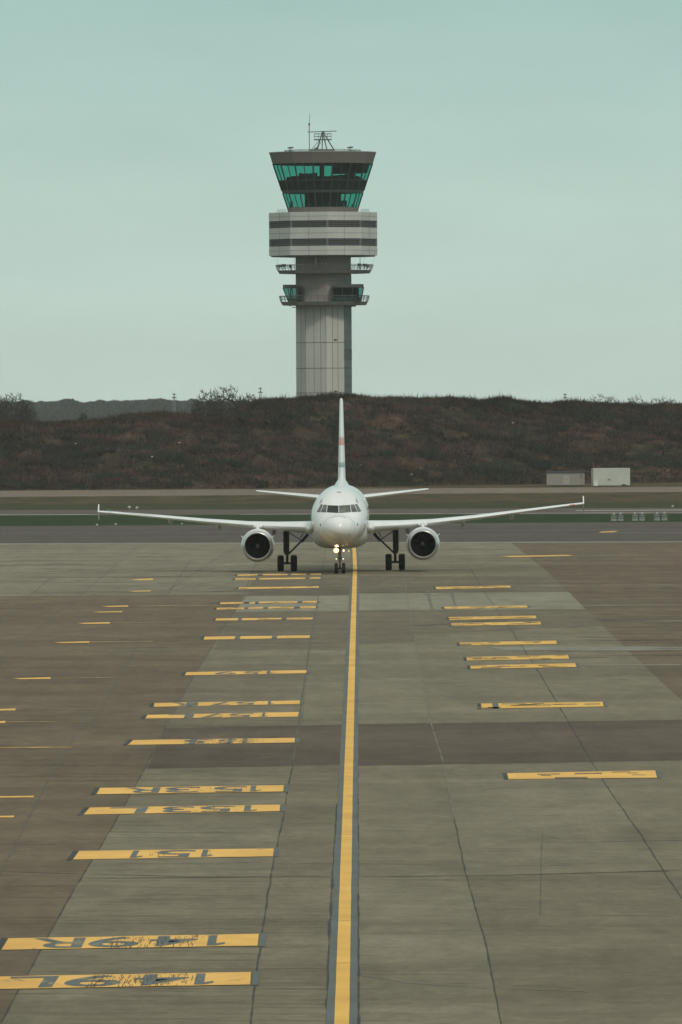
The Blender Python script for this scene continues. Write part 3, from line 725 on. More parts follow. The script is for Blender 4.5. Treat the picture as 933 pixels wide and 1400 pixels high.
    for q in (-1, 1):
        mb = MB(); mb.lathe_x([(-.215, .32), (-.225, .45), (-.20, .53), (-.15, .565), (-.05, .578), (-.045, .568), (.045, .568), (.05, .578), (.15, .565), (.20, .53), (.225, .45), (.215, .32)], n=40)
        wh = mb.build('wheel', tyre, go, 40, (q*.465, 0, .57))
        mb = MB(); mb.lathe_x([(-.17, .315), (-.13, .22), (-.19, .12), (.19, .12), (.13, .22), (.17, .315)], n=24); mb.build('rim', rim, wh, 40)
# horizontal stabiliser, fin
for s in (-1, 1):
    mb = MB(); rings = []
    for x, yl, c, z, tc in ((.5, 27.6, 4.3, 4.92, .10), (1.4, 28.2, 3.7, 5.0, .10), (6.05, 31.1, 1.5, 5.49, .10), (6.22, 31.4, 1.1, 5.51, .06)):
        rings.append([(s*p[0], p[1], p[2]) for p in airfoil(x, yl, c, z, tc, -1.0 if x < 6 else -1.0, camber=0)])
    mb.loft(rings); mb.build('tailplane', white, A, 50)
mb = MB(); rings = []
for z, yl, c, t_ in ((5.55, 23.8, 8.4, .085), (6.05, 24.9, 7.2, .085), (6.4, 26.2, 5.7, .093), (6.9, 26.7, 5.25, .098), (9.2, 28.4, 3.95, .10), (11.8, 30.4, 2.5, .105), (12.02, 30.7, 2.15, .10), (12.12, 31.1, 1.5, .06)):
    rings.append(airfoil(0, yl, c, z, t_, 0, vert=True, camber=0))
mb.loft(rings); mb.build('tail_fin', fin_m, A, 50)
# fin root fillet
mb = MB(); rr_ = []
for y, hw, z1 in ((21.5, .05, 6.02), (23, .30, 6.12), (25, .55, 6.30), (27, .62, 6.38), (30, .5, 6.2), (32.5, .2, 5.9)):
    rr_.append([(-hw, y+oy, 5.70), (hw, y+oy, 5.70), (hw*.62, y+oy, (6.0+z1)/2-.06), (hw*.28, y+oy, z1), (-hw*.28, y+oy, z1), (-hw*.62, y+oy, (6.0+z1)/2-.06)])
mb.loft(rr_); mb.build('fin_fillet', white, A, 60)
# nose gear
NG = empty('nose_gear', (0, 5.07+oy, 0), (0, 0, 0), A)
gear_l = simple('nose_gear_metal', (.10, .095, .085), .4, .3, 6)
mb = MB(); mb.tube((0, 0, .85), (0, .12, 2.1), .085, .11, 14); mb.tube((0, 0, .36), (0, 0, .9), .055, n=12); mb.tube((0, .1, 1.0), (0, .9, 2.0), .045, n=8)
mb.tube((-.09, -.05, 1.05), (-.09, .02, 1.8), .03, n=6); mb.tube((.09, -.05, 1.05), (.09, .02, 1.8), .03, n=6); mb.box(-.13, .13, -.10, .06, 1.10, 1.28); mb.box(-.10, .10, -.08, .06, .80, .92)
mb.build('shock_strut', gear_l, NG, 50)
mb = MB(); mb.tube((0, -.08, .9), (0, -.28, .66), .03, n=6); mb.tube((0, -.28, .66), (0, -.05, .40), .03, n=6); mb.build('torque_link', gear_l, NG)
mb = MB(); mb.tube((-.26, 0, .375), (.26, 0, .375), .05, n=12); mb.build('axle', dark, NG)
for q in (-1, 1):
    mb = MB(); mb.lathe_x([(-.10, .20), (-.115, .28), (-.10, .345), (-.05, .372), (.05, .372), (.10, .345), (.115, .28), (.10, .20)], n=36)
    wh = mb.build('wheel', tyre, NG, 40, (q*.258, 0, .375))
    mb = MB(); mb.lathe_x([(-.08, .195), (-.06, .12), (.06, .12), (.08, .195)], n=20); mb.build('rim', rim, wh, 40)
    mb = MB(); mb.loft([[(q*.36, -.6, 1.95), (q*.36, .9, 1.95), (q*.42, .9, 1.45), (q*.42, -.6, 1.45)], [(q*.38, -.6, 1.95), (q*.38, .9, 1.95), (q*.44, .9, 1.45), (q*.44, -.6, 1.45)]]); mb.build('gear_door', white, NG)
def lamp(x, z, r, mat, y=-.16, core=False):
    mb = MB(); mb.lathe_y([(0, r*.02), (.0, r*.86), (.02, r), (.10, r*.8), (.16, r*.3)], (x, y, z), 20, cap1=True)
    hs = MB(); hs.lathe_y([(-.012, r*1.0), (-.012, r*1.1), (.12, r*.95), (.2, r*.3)], (x, y, z), 20, cap1=True)
    h = hs.build('landing_light', gear_l, NG, 50); mb.build('lamp_lens', mat, h, 50)
    if core:
        mb = MB(); mb.lathe_y([(-.006, r*.02), (-.006, r*.5)], (x, y, z), 16); mb.build('lamp_filament', lamp_core, h)
lamp(-.235, 1.62, .18, lamp_halo, core=True); lamp(.27, 1.60, .075, lamp_mid); lamp(.60, 1.56, .06, emis('warm_lamp', (1, .7, .3), 1), y=.3)
lamp(-.235, 1.03, .045, lamp_mid); lamp(.235, 1.03, .045, lamp_mid)
mb = MB(); mb.tube((-.3, 0, 1.62), (.3, 0, 1.60), .03, n=6); mb.tube((-.25, 0, 1.03), (.25, 0, 1.03), .025, n=6); mb.tube((.27, .0, 1.6), (.62, .32, 1.56), .02, n=6); mb.build('lamp_bracket', gear_l, NG)
for q, z in ((.93, 3.42), (1.42, 3.36)):
    on_nose([(q, z), (q+.10, z), (q+.10, z+.07), (q, z+.07)], 'small_green_patch', simple('pale_green', (.45, .75, .62), .3), 2, .02)  # small pale green patches on one side of the nose

# ------------------------------------------------------------------ control tower
TY = 1500.0; S = FPX/TY
tb = at(443.2, 550, TY)
def tz(py): return HC + (YH - py)/S
def tx(px, py): return (px - (443.2 - (540-py)*math.tan(th)))/S
T = empty('control_tower', (tb.x, TY, 0)); tag(T, 'tall grey airport control tower with green-glazed cab behind the earth bank', 'control tower')
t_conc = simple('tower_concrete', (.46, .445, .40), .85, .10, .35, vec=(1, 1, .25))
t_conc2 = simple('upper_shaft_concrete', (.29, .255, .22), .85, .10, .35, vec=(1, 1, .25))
t_clad = simple('metal_cladding', (.47, .475, .435), .5, .07, .4)
t_louv = simple('louvre_metal', (.045, .052, .052), .6, .1)
t_slat = simple('louvre_slat', (.12, .125, .12), .6, .1)
t_fasc = simple('roof_fascia_paint', (.150, .134, .114), .7, .08, .3)
t_joint = simple('shaft_joint', (.12, .11, .10), .9, .1)
t_dark = simple('dark_steel', (.05, .052, .05), .6, .2)
t_rail = simple('railing_steel', (.10, .105, .10), .6, .2)
t_rail2 = simple('galvanised_rail', (.30, .32, .30), .6, .1)
t_int = simple('interior_dark', (.006, .020, .020), .8, .3, .5)
t_gstrip = simple('stair_glazing_panel', (.080, .112, .102), .25, .15, .8)
t_grey = simple('balcony_slab', (.17, .165, .15), .8, .1)
def tglass(name, c, mixv):
    m = bpy.data.materials.new(name); m.use_nodes = True; t = m.node_tree; t.nodes.remove(t.nodes['Principled BSDF'])
    out = t.nodes['Material Output']; tr = N(t, 'ShaderNodeBsdfTransparent'); tr.inputs[0].default_value = (*c, 1)
    gl = N(t, 'ShaderNodeBsdfGlossy'); gl.inputs['Roughness'].default_value = .05; gl.inputs[0].default_value = (.04, .42, .40, 1)
    mx = N(t, 'ShaderNodeMixShader'); mx.inputs[0].default_value = mixv
    t.links.new(tr.outputs[0], mx.inputs[1]); t.links.new(gl.outputs[0], mx.inputs[2]); t.links.new(mx.outputs[0], out.inputs[0])
    return m
cabglass = tglass('green_cab_glass', (.22, .63, .555), .05)
boothglass = tglass('booth_glass', (.30, .52, .50), .05)
# shaft plan
SP = [(-4.73, 1.6), (-3.16, -1.9), (.46, -4.3), (3.55, -3.1), (4.73, -1.3), (4.73, 1.6), (3.2, 4.2), (-3.2, 4.2)]
zs = tz(416)
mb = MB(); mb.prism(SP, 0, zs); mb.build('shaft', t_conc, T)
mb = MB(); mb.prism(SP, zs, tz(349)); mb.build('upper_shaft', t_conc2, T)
def on_face(a, b_, t_, off=.01):
    a = Vector((*a, 0)); b_ = Vector((*b_, 0)); d = (b_-a).normalized(); n = Vector((d.y, -d.x, 0))
    p = a.lerp(b_, t_); return p, d, n
mb = MB()
def vline(i, t_, z0, z1, w=.07):
    p, d, n = on_face(SP[i], SP[i+1], t_)
    a = p-d*w/2+n*.02; b_ = p+d*w/2+n*.02; c = p+d*w/2-n*.05; e_ = p-d*w/2-n*.05
    mb.loft([[(q.x, q.y, z0) for q in (a, b_, c, e_)], [(q.x, q.y, z1) for q in (a, b_, c, e_)]])
def hline(i, z, w=.09, t0=0.0, t1=1.0):
    a, d, n = on_face(SP[i], SP[i+1], t0); b_, _, _ = on_face(SP[i], SP[i+1], t1)
    P = [a+n*.025, b_+n*.025, b_-n*.05, a-n*.05]
    mb.loft([[(q.x, q.y, z-w/2) for q in P], [(q.x, q.y, z+w/2) for q in P]])
for t_ in (.42, .74): vline(1, t_, 0, zs-.4)
for t_ in (.34, .64): vline(2, t_, 0, zs-.4)
vline(1, .02, 0, zs-.4, .06); vline(0, .55, 0, zs-.4, .06); vline(1, .985, 0, zs-.4, .05)
for z in (tz(468.3), tz(503.3), tz(537)):
    for i in (0, 1, 2): hline(i, z)
mb.build('panel_joints', t_joint, T)
mb = MB(); 
for i, t0 in ((1, .42),): 
    for z in (tz(436), ): pass
for t_ in (.3, .62): vline(1, t_, tz(412), tz(376), .05); vline(2, t_, tz(388), tz(376), .05)
for i in (1, 2): hline(i, tz(395) if i == 1 else tz(384), .05)
mb.build('upper_panel_joints', simple('soft_joint', (.19, .17, .15), .9), T)
mb = MB()
for (t_, py) in ((.5, 464.6), (.5, 535)):
    p, d, n = on_face(SP[2], SP[3], t_)
    P = [p-d*.28+n*.08, p+d*.28+n*.08, p+d*.28, p-d*.28]; z = tz(py); mb.loft([[(q.x, q.y, z-.12) for q in P], [(q.x, q.y, z+.12) for q in P]])
mb.build('vent_slot', t_dark, T)
# glazed stair strip at right corner
gp = [(3.52, -3.16), (4.80, -1.3), (4.80, .4), (4.65, .4), (4.5, -1.2), (3.45, -2.9)]
mb = MB(); mb.prism(gp, 0, tz(376)); sg = mb.build('stair_glazing', t_gstrip, T)
mb = MB()
for k in range(14):
    z = tz(539)+k*(12/S)
    if z > tz(380): break
    mb.prism([(3.50, -3.20), (4.83, -1.32), (4.83, .42), (4.6, .42), (4.5, -1.2), (3.45, -2.9)], z-.05, z+.05)
mb.build('glazing_bar', t_dark, sg)
mb = MB(); mb.prism([(3.51, -3.18), (4.815, -1.31), (4.815, .41), (4.6, .41), (4.5, -1.2), (3.45, -2.9)], tz(491), tz(477.5)); mb.build('dark_panel', simple('dark_glazing', (.06, .075, .07), .3), sg)
# office drum
DP = [(-9.24, .5), (-9.24, -.6), (-5.56, -6.6), (.73, -8.7), (6.5, -6.4), (9.25, -.9), (9.25, .9), (6.3, 6.5), (-.5, 8.7), (-6, 6.6)]
DPi = [(x*.955, y*.955) for x, y in DP]
lv = [(349.5, 337), (327, 312), (302.4, 290.8)]; dk = [(337, 327), (312, 302.4)]
for (a, b_) in lv:
    mb = MB(); mb.prism(DP, tz(a), tz(b_)); wl = mb.build('office_wall', t_clad, T)
    m2 = MB(); zz = (tz(a)+tz(b_))/2
    o_ = [(x*1.0025, y*1.0025) for x, y in DP]; m2.prism(o_, zz-.025, zz+.025)
    for i in range(1, 5):
        for t_ in (.5,):
            ax, ay = DP[i]; bx, by = DP[i+1]; p = Vector((ax+(bx-ax)*t_, ay+(by-ay)*t_, 0)); d = Vector((bx-ax, by-ay, 0)).normalized(); n = Vector((d.y, -d.x, 0))
            P = [p-d*.03+n*.02, p+d*.03+n*.02, p+d*.03-n*.05, p-d*.03-n*.05]
            m2.loft([[(q.x, q.y, tz(a)) for q in P], [(q.x, q.y, tz(b_)) for q in P]])
    m2.build('cladding_seam', t_slat, wl)
for (a, b_) in dk:
    mb = MB(); mb.prism(DPi, tz(a), tz(b_)); lo_ = mb.build('louvre_band', t_louv, T)
    m2 = MB()
    for k in range(3):
        z = tz(a)+(tz(b_)-tz(a))*(k+.7)/3.4; q = [(x*.985, y*.985) for x, y in DP]; m2.prism(q, z-.055, z+.055)
    for (x, y) in DP: m2.tube((x*.975, y*.975, tz(a)), (x*.975, y*.975, tz(b_)), .22, n=8)
    m2.build('louvre_slats', t_slat, lo_)
mb = MB(); mb.prism([(x*.96, y*.96) for x, y in DP], tz(351.2), tz(349.5)); mb.build('underside_trim', t_grey, T)
# mixed plant details under drum
def reg(n, r, rot=0, cx=0, cy=0): return [(cx+math.cos(2*math.pi*(i+rot)/n)*r, cy+math.sin(2*math.pi*(i+rot)/n)*r) for i in range(n)]
NC = 16
def cabr(py):  # half width of cab at picture row
    return ((372.3+(py-224)*(392.5-372.3)/60.0)-441.75)/-S
def cring(py, k=1.0): return reg(NC, cabr(py)*k/math.cos(math.pi/NC)*math.cos(math.pi/NC), .5)
cc = (tx(441.75, 224))
# sill, mid band
mb = MB(); mb.prism(cring(289, 1.02), tz(291.5), tz(284), cring(284, 1.02)); mb.build('cab_sill', t_fasc, T)
def cab_ring(name, p0, p1, k0, mat, ko=1.0):
    """hollow ring between rows p0 (lower) and p1"""
    m_ = MB(); o0 = cring(p0, ko); o1 = cring(p1, ko); i0 = cring(p0, k0); i1 = cring(p1, k0)
    n = NC; vs = [(x, y, tz(p0)) for x, y in o0]+[(x, y, tz(p1)) for x, y in o1]+[(x, y, tz(p0)) for x, y in i0]+[(x, y, tz(p1)) for x, y in i1]
    fs = []
    for i in range(n):
        j = (i+1) % n
        fs += [(i, j, n+j, n+i), (2*n+j, 2*n+i, 3*n+i, 3*n+j), (n+i, n+j, 3*n+j, 3*n+i), (j, i, 2*n+i, 2*n+j)]
    m_.add(vs, fs); return m_.build(name, mat, T)
mid = cab_ring('cab_mid_band', 264.2, 260.6, .97, simple('mid_band', (.035, .06, .056), .5), 1.004)
def glass_ring(name, p0, p1):
    m_ = MB(); a = cring(p0, .994); b_ = cring(p1, .994)
    m_.loft([[(x, y, tz(p0)) for x, y in a], [(x, y, tz(p1)) for x, y in b_]], True, False, False); return m_.build(name, cabglass, T)
g1 = glass_ring('upper_glazing', 260.6, 224.2); g2 = glass_ring('lower_glazing', 284, 264.2)
mb = MB(); mb2 = MB()
for i in range(NC):
    for f_ in (0, .5):
        def P(py, k=.998):
            r = cring(py, k); a = r[i]; b_ = r[(i+1) % NC]; return (a[0]+(b_[0]-a[0])*f_, a[1]+(b_[1]-a[1])*f_, tz(py))
        mb.tube(P(260.6), P(224.2), .14 if f_ == 0 else .085, n=6); mb2.tube(P(284), P(264.2), .13 if f_ == 0 else .08, n=6)
t_mul = simple('mullion_paint', (.018, .034, .033), .6, .1); mb.build('mullions', t_mul, g1); mb2.build('mullions', t_mul, g2)
m_ = cab_ring('spandrel_wall', 260.6, 247.5, .955, t_int, .98)
m_ = cab_ring('spandrel_rail', 248.0, 246.8, .95, t_dark, 1.0)
# floors, ceiling
for nm, p, k in (('cab_floor', 262.4, .97), ('lower_floor', 284, .97), ('cab_ceiling', 224.6, .985)):
    mb = MB(); r = cring(p, k); mb.prism(r, tz(p)-.06, tz(p)+.06); mb.build(nm, t_int, T)
# consoles and staff silhouettes / blinds inside upper cab
mb = MB()
rnd = random.Random(3)
for k in range(46):
    a = rnd.uniform(0, 2*math.pi); r = rnd.uniform(4.5, 6.6); x = math.cos(a)*r; y = math.sin(a)*r; w = rnd.uniform(.3, .9); h = rnd.uniform(240.5, 245) if rnd.random() < .8 else rnd.uniform(236, 240)
    mb.box(x-w, x+w, y-.3, y+.3, tz(258), tz(h))
mb.box(-.55, .25, -1, 1, tz(261), tz(225)); 
mb.build('controller_consoles', t_int, T)
mb = MB()
ringb = cring(236, .95)
for i in range(NC):
    a = ringb[i]; b_ = ringb[(i+1) % NC]
    if (a[1]+b_[1])/2 > 0 and (a[0]+b_[0])/2 > 2.2:
        k = .93
        lo_y = 236.5 if a[0] > 3 else 238
        up = cring(225, .95)[i], cring(225, .95)[(i+1) % NC]
        dn = cring(lo_y, .95)[i], cring(lo_y, .95)[(i+1) % NC]
        mb.add([(*dn[0], tz(lo_y)), (*dn[1], tz(lo_y)), (*up[1], tz(225)), (*up[0], tz(225))], [(0, 1, 2, 3)])
mb.build('window_blinds', t_int, T)
mb = MB(); mb.prism(reg(8, 3.35, .5), tz(284), tz(262)); mb.build('lower_core', t_int, T)
# second-ring silhouettes in lower room
mb = MB()
for k in range(8):
    x = rnd.uniform(-6, 6); mb.box(x-.2, x+.2, 2, 2.4, tz(284), tz(rnd.uniform(274, 280)))
mb.build('lower_furniture', t_int, T)
# roof
def rr2(half, n=NC): return reg(n, half, .5)
mb = MB(); mb.prism(rr2(8.72), tz(224.3), tz(209.3), rr2(9.30)); mb.build('roof_fascia', t_fasc, T, )
mb = MB(); mb.prism(rr2(9.34), tz(209.3), tz(208.3)); mb.build('roof_edge', t_rail2, T)
mb = MB()
q = rr2(6.6)
for i in range(NC):
    a, b_ = q[i], q[(i+1) % NC]
    for z in (tz(205.6), tz(206.8)): mb.tube((*a, z), (*b_, z), .04, n=5)
    mb.tube((*a, tz(208.3)), (*a, tz(205.6)), .05, n=5)
mb.build('roof_railing', t_rail, T)
def X(px, py): return tx(px, py)
mb = MB(); mb.box(X(424, 206), X(458, 206), -2.2, 2.2, tz(208.5), tz(204.5)); mb.box(X(430, 206), X(436, 206), -1, 1, tz(204.5), tz(202)); mb.build('roof_plant', t_rail, T)
mb = MB(); c0 = X(441.5, 190)
for dx, dy in ((-1.0, 1.0), (-.1, -1.2), (1.9, .6), (.7, -1)):
    mb.tube((c0+dx*1.0, dy, tz(204.5)), (c0+.0+dx*.05, dy*.1, tz(181)), .11, .09, 6)
mb.tube((c0-1.9, .8, tz(204)), (c0-.6, .3, tz(192)), .05, n=5)
for k in range(5):
    mb.tube((c0-1.3+.2*k, .9, tz(203-2*k)), (c0-.7+.12*k, .8, tz(202-2*k)), .04, n=4)
ra = mb.build('radar_frame', t_rail, T)
mb = MB(); mb.box(X(430, 190), X(453.5, 190), -1.3, 1.3, tz(191.6), tz(190.4)); mb.build('radar_platform', t_rail, T)
for y in (-1.3, 1.3):
    mb = MB()
    for px in (430, 436, 442, 448, 453.3): mb.tube((X(px, 190), y, tz(190.4)), (X(px, 186), y, tz(183)), .035, n=5)
    for py in (183, 186.5): mb.tube((X(430, 186), y, tz(py)), (X(453.3, 186), y, tz(py)), .035, n=5)
    mb.build('platform_railing', t_rail, T)
mb = MB(); mb.loft([[(X(420.5, 180), -.15, tz(181.0)), (X(420.5, 180), .15, tz(181.0)), (X(420.5, 180), .15, tz(180.0)), (X(420.5, 180), -.15, tz(180.0))], [(X(460.5, 180), -.15, tz(179.9)), (X(460.5, 180), .15, tz(179.9)), (X(460.5, 180), .15, tz(178.9)), (X(460.5, 180), -.15, tz(178.9))]])
mb.box(X(440, 182), X(444, 182), -.3, .3, tz(183.5), tz(180.3)); mb.build('radar_bar', t_dark, T)
mb = MB(); xm = X(423.2, 180); mb.tube((xm, 0, tz(208)), (xm, 0, tz(170)), .085, .07, 6); mb.tube((xm, 0, tz(170)), (xm+.1, 0, tz(155)), .05, .03, 5); mb.tube((xm, 0, tz(171)), (xm, 0, tz(168.5)), .17, n=8); ma = mb.build('antenna_mast', t_rail, T)
mb = MB()
for k in range(3): mb.tube((xm, 0, tz(178-k*2.6)), (xm, 0, tz(176.7-k*2.6)), .10, n=8)
mb.build('mast_red_band', simple('mast_red', (.55, .10, .08), .6), ma)
for px, sgn in ((397.8, -1), (479, 1)):
    mb = MB(); x = X(px, 205); mb.tube((x, -3, tz(208.3)), (x, -3, tz(203)), .08, n=6); mb.box(x-.35, x+.35, -3.3, -2.7, tz(208), tz(206)); mb.tube((x-.5, -3, tz(203)), (x+.5, -3, tz(202.2)), .14, n=6); mb.tube((x, -3, tz(203)), (x+.15*sgn, -3, tz(200.5)), .05, n=5); mb.build('roof_beacon', t_dark, T)
# drum top railings
for x0, x1 in ((379.5, 391), (494, 504.5)):
    mb = MB()
    for py in (287, 289): mb.tube((X(x0, 288), -3, tz(py)), (X(x1, 288), -3, tz(py)), .035, n=5)
    for k in range(5): px = x0+(x1-x0)*k/4; mb.tube((X(px, 288), -3, tz(291)), (X(px, 288), -3, tz(287)), .035, n=5)
    mb.build('terrace_railing', t_rail2, T)
# balconies
def balcony(pyb, pyt, xl0, xl1, xr0, xr1, ryt, rxl, rxr):
    half = (xr1-xl0)/2/S; cxm = ((xr1+xl0)/2 - (443.2-(540-pyb)*math.tan(th)))/S
    def pl(h, d, c): return [(c-h, d*.25), (c-h*.96, -d*.3), (c-h*.62, -d*.93), (c+0, -d), (c+h*.62, -d*.93), (c+h*.96, -d*.3), (c+h, d*.25), (c+h*.7, d*.95), (c-h*.7, d*.95)]
    mb_ = MB(); mb_.prism(pl(half*.955, 6.4, cxm), tz(pyb), tz(pyt), pl(half, 6.8, cxm)); bo = mb_.build('balcony', t_grey, T)
    hr = (rxr-rxl)/2/S
    m2 = MB(); a = pl(half, 6.75, cxm); b_ = pl(hr, 7.1, cxm)
    n = len(a)
    zt0, zt1 = tz(pyt), tz(ryt)
    for i in range(n):
        j = (i+1) % n
        for k_ in (.45, .72, 1.0):
            pa = [a[i][q_]+(b_[i][q_]-a[i][q_])*k_ for q_ in (0, 1)]; pb = [a[j][q_]+(b_[j][q_]-a[j][q_])*k_ for q_ in (0, 1)]
            m2.tube((*pa, zt0+(zt1-zt0)*k_), (*pb, zt0+(zt1-zt0)*k_), .05 if k_ == 1 else .022, n=5)
        m = max(2, int(math.dist(a[i], a[j])/.95))
        for k in range(m):
            u = k/m; pa = [a[i][q_]+(a[j][q_]-a[i][q_])*u for q_ in (0, 1)]; pb = [b_[i][q_]+(b_[j][q_]-b_[i][q_])*u for q_ in (0, 1)]
            m2.tube((*pa, zt0), (*pb, zt1), .04, n=5)
    m2.build('railing', t_rail, bo)
    return bo
b1 = balcony(374.0, 369.6, 379.5, 0, 0, 508.5, 362.2, 377.2, 511)
b2 = balcony(417.3, 412.6, 384.0, 0, 0, 503.5, 404.6, 381.8, 505.5)
for px, py, r in ((383, 363.5, .34), (388.5, 363, .38), (397.5, 364, .25), (499, 363, .4), (503, 364, .3), (491.5, 362.5, .3)):
    mb = MB(); mb.tube((X(px, py)-r, -4, tz(py)), (X(px, py)+r, -4, tz(py)), .22, n=8); mb.tube((X(px, py), -4, tz(py)), (X(px, py), -4, tz(369)), .06, n=6); mb.build('floodlight', t_dark, T)
mb = MB(); mb.tube((X(492.5, 360), -4, tz(369)), (X(492.5, 352), -4, tz(353)), .05, n=5); mb.build('whip_antenna', t_dark, T)
for (x0, y0, x1, y1) in ((374.5, 351, 380, 363), (379, 351, 381.5, 362), (402, 351, 404, 362), (513, 351, 508, 363), (500, 351, 496.5, 362)):
    mb = MB(); mb.tube((X(x0, y0), -3, tz(y0)), (X(x1, y1), -4, tz(y1)), .022, n=4); mb.build('stay_cable', t_rail2, T)
mb = MB(); mb.box(X(431.3, 358), X(433.5, 358), -3.9, -3.2, tz(363), tz(352)); mb.build('wall_panel', t_clad, T)
mb = MB(); mb.box(X(445, 362), X(447.3, 362), -5.2, -4.6, tz(363.3), tz(360.5)); mb.build('white_box', t_clad, T); mb = MB(); mb.box(X(440, 362), X(442.5, 362), -5.2, -4.6, tz(362), tz(360.8)); mb.build('white_box', simple('white_box_paint', (.7, .7, .66), .5), T)
# look-out booths
def booth(xt0, xt1, xb0, xb1, y0, y1, d0, d1, dark_left=False):
    zt, zb_ = tz(y0), tz(y1)
    top = [(xt0, d0), (xt1, d0), (xt1, d1), (xt0, d1)]; bot = [(xb0, d0+.7), (xb1, d0+.7), (xb1, d1), (xb0, d1)]
    bo = empty('lookout_booth', (0, 0, 0), parent=T)
    m1 = MB(); m1.prism([(x + (.0), y) for x, y in top], zt-.55, zt); m1.build('booth_roof', t_dark, bo)
    m1 = MB(); k = .22
    lowt = [(xb0+(xt0-xb0)*k, d0+.7*(1-k)), (xb1+(xt1-xb1)*k, d0+.7*(1-k)), (xb1+(xt1-xb1)*k, d1), (xb0+(xt0-xb0)*k, d1)]
    m1.prism(bot, zb_, zb_+(zt-zb_)*k, lowt); m1.build('booth_wall', t_grey, bo)
    m1 = MB()
    for i in range(4):
        for f_ in (0, .33, .66):
            j = (i+1) % 4
            pa = [bot[i][q_]+(bot[j][q_]-bot[i][q_])*f_ for q_ in (0, 1)]; pb = [top[i][q_]+(top[j][q_]-top[i][q_])*f_ for q_ in (0, 1)]
            m1.tube((*pa, zb_), (*pb, zt-.5), .11 if f_ == 0 else .07, n=6)
    m1.build('booth_frame', t_dark, bo)
    m1 = MB(); m1.loft([[(x*1, y, zb_) for x, y in bot], [(x, y, zt-.5) for x, y in top]], True, False, False); m1.build('booth_glazing', boothglass, bo)
    m1 = MB(); m1.box(min(xb0, xb1)+.3, max(xb0, xb1)-.35 if not dark_left else max(xb0, xb1)-.9, d0+1.6, d1-.1, zb_, zt-.6 if not dark_left else zt-.6); m1.build('booth_interior', t_int, bo)
booth(X(454.2, 389), X(497.3, 389), X(455, 412), X(493.8, 412), 389.2, 412.6, -6.1, -1.0)
booth(X(387.3, 389), X(406, 389), X(394.8, 412), X(406, 412), 389.2, 412.6, -3.2, .8, True)
mb = MB(); mb.box(X(400, 419), X(405, 419), -2, 1, tz(420.3), tz(419.5)); mb.box(X(396, 418), X(398, 418), -1, 0, tz(418.6), tz(417)); mb.box(X(481, 419), X(487, 419), -2, 0, tz(419.5), tz(418)); mb.build('cable_bracket', t_rail, T)

# ------------------------------------------------------------------ earth bank
crest = [(-420, 579), (-100, 577), (0, 575.5), (100, 574.5), (146, 569), (176, 563.5), (212, 562), (262, 562), (300, 569), (325, 568), (335, 560), (352, 547), (383, 543.5), (433, 541.5), (463, 540.5), (604, 539.2), (690, 541.5), (715, 546.5), (745, 549), (815, 548.5), (933, 548.5), (1100, 549), (1350, 552)]
def lerp_list(L, x):
    if x <= L[0][0]: return L[0][1]
    for a, b_ in zip(L, L[1:]):
        if x <= b_[0]: return a[1]+(b_[1]-a[1])*(x-a[0])/(b_[0]-a[0])
    return L[-1][1]
footY = [(-420, 1190), (0, 1200), (400, 1215), (740, 1252), (870, 1262), (1350, 1280)]
DEP = 44.0
def fbm(x, y, z=0, o=5):
    a = 0; s_ = 1
    for k in range(o): a += mnoise.noise(Vector((x, y, z)))*s_; x *= 2.03; y *= 2.03; z *= 2.03; s_ *= .5
    return a
prof_pts = [(0, 0), (.10, .10), (.35, .36), (.6, .62), (.85, .90), (1.0, 1.0), (1.25, 1.0), (1.8, .75), (2.6, 0)]
def bank_pt(px, v):
    fy = lerp_list(footY, px); Y = fy + v*DEP
    X_ = (px-CX)*(fy+DEP)/FPX
    cz = at(px, lerp_list(crest, px), fy+DEP).z - .75
    h = lerp_list(prof_pts, v)*cz
    env = min(1, v*4)*(1.0 if v < .8 else max(.25, 1-(v-.8)*3.5))
    h += env*(fbm(X_*.035+v*.5, Y*.04, 1)*1.5 + fbm(X_*.11+v*2.2, Y*.12, 4)*1.0 + fbm(X_*.38+v*3, Y*.38, 9, 4)*.62)
    if v >= .8: h += fbm(X_*.22, 3.3, 7, 5)*.45
    # inner terrace line at left-middle
    return Vector((X_, Y, max(h, -.3) if v > .02 else -.3))
NXB, NYB = 640, 230
vs = []; 
for j in range(NYB+1):
    v = 1.15*j/200 if j <= 200 else 1.15+1.45*(j-200)/30
    for i in range(NXB+1):
        vs.append(bank_pt(-420+1770*i/NXB, v))
fs = [(j*(NXB+1)+i, j*(NXB+1)+i+1, (j+1)*(NXB+1)+i+1, (j+1)*(NXB+1)+i) for j in range(NYB) for i in range(NXB)]
def bank_mat(name, mult=1.0):
    m, t, b = nt(name)
    n1 = noise(t, 1, (.07, .06, .30), 9, .68, .6, roty=R(28)); n2 = noise(t, 1, (.9, .5, 1.6), 8, .78, .3, roty=R(25)); n3 = noise(t, 1, (.035, .04, .11), 8, .66, .6, roty=R(30)); n4 = noise(t, 1, (.10, .1, .55), 8, .7, .8, roty=R(20)); mult *= .90
    c0 = ramp(t, n1, [(.30, (.026*mult, .026*mult, .021*mult)), (.42, (.052*mult, .040*mult, .030*mult)), (.56, (.080*mult, .053*mult, .040*mult)), (.72, (.135*mult, .086*mult, .064*mult))])
    c1 = mixc(t, ramp(t, n3, [(.48, 0.0), (.62, .8)]), c0, (.030*mult, .038*mult, .023*mult))
    c2 = mixc(t, ramp(t, n4, [(.60, 0.0), (.74, .6)]), c1, (.155*mult, .118*mult, .072*mult))
    t.links.new(mixc(t, 1.0, c2, ramp(t, n2, [(.28, .45), (.72, 1.65)]), 'MULTIPLY'), b.inputs['Base Color'])
    b.inputs['Roughness'].default_value = 1; b.inputs['Specular IOR Level'].default_value = .03
    return m
bm_ = bank_mat('bank_earth')
mb = MB(); mb.add(vs, fs); bank = mb.build('hill', bm_, None, 60); bank['kind'] = 'structure'
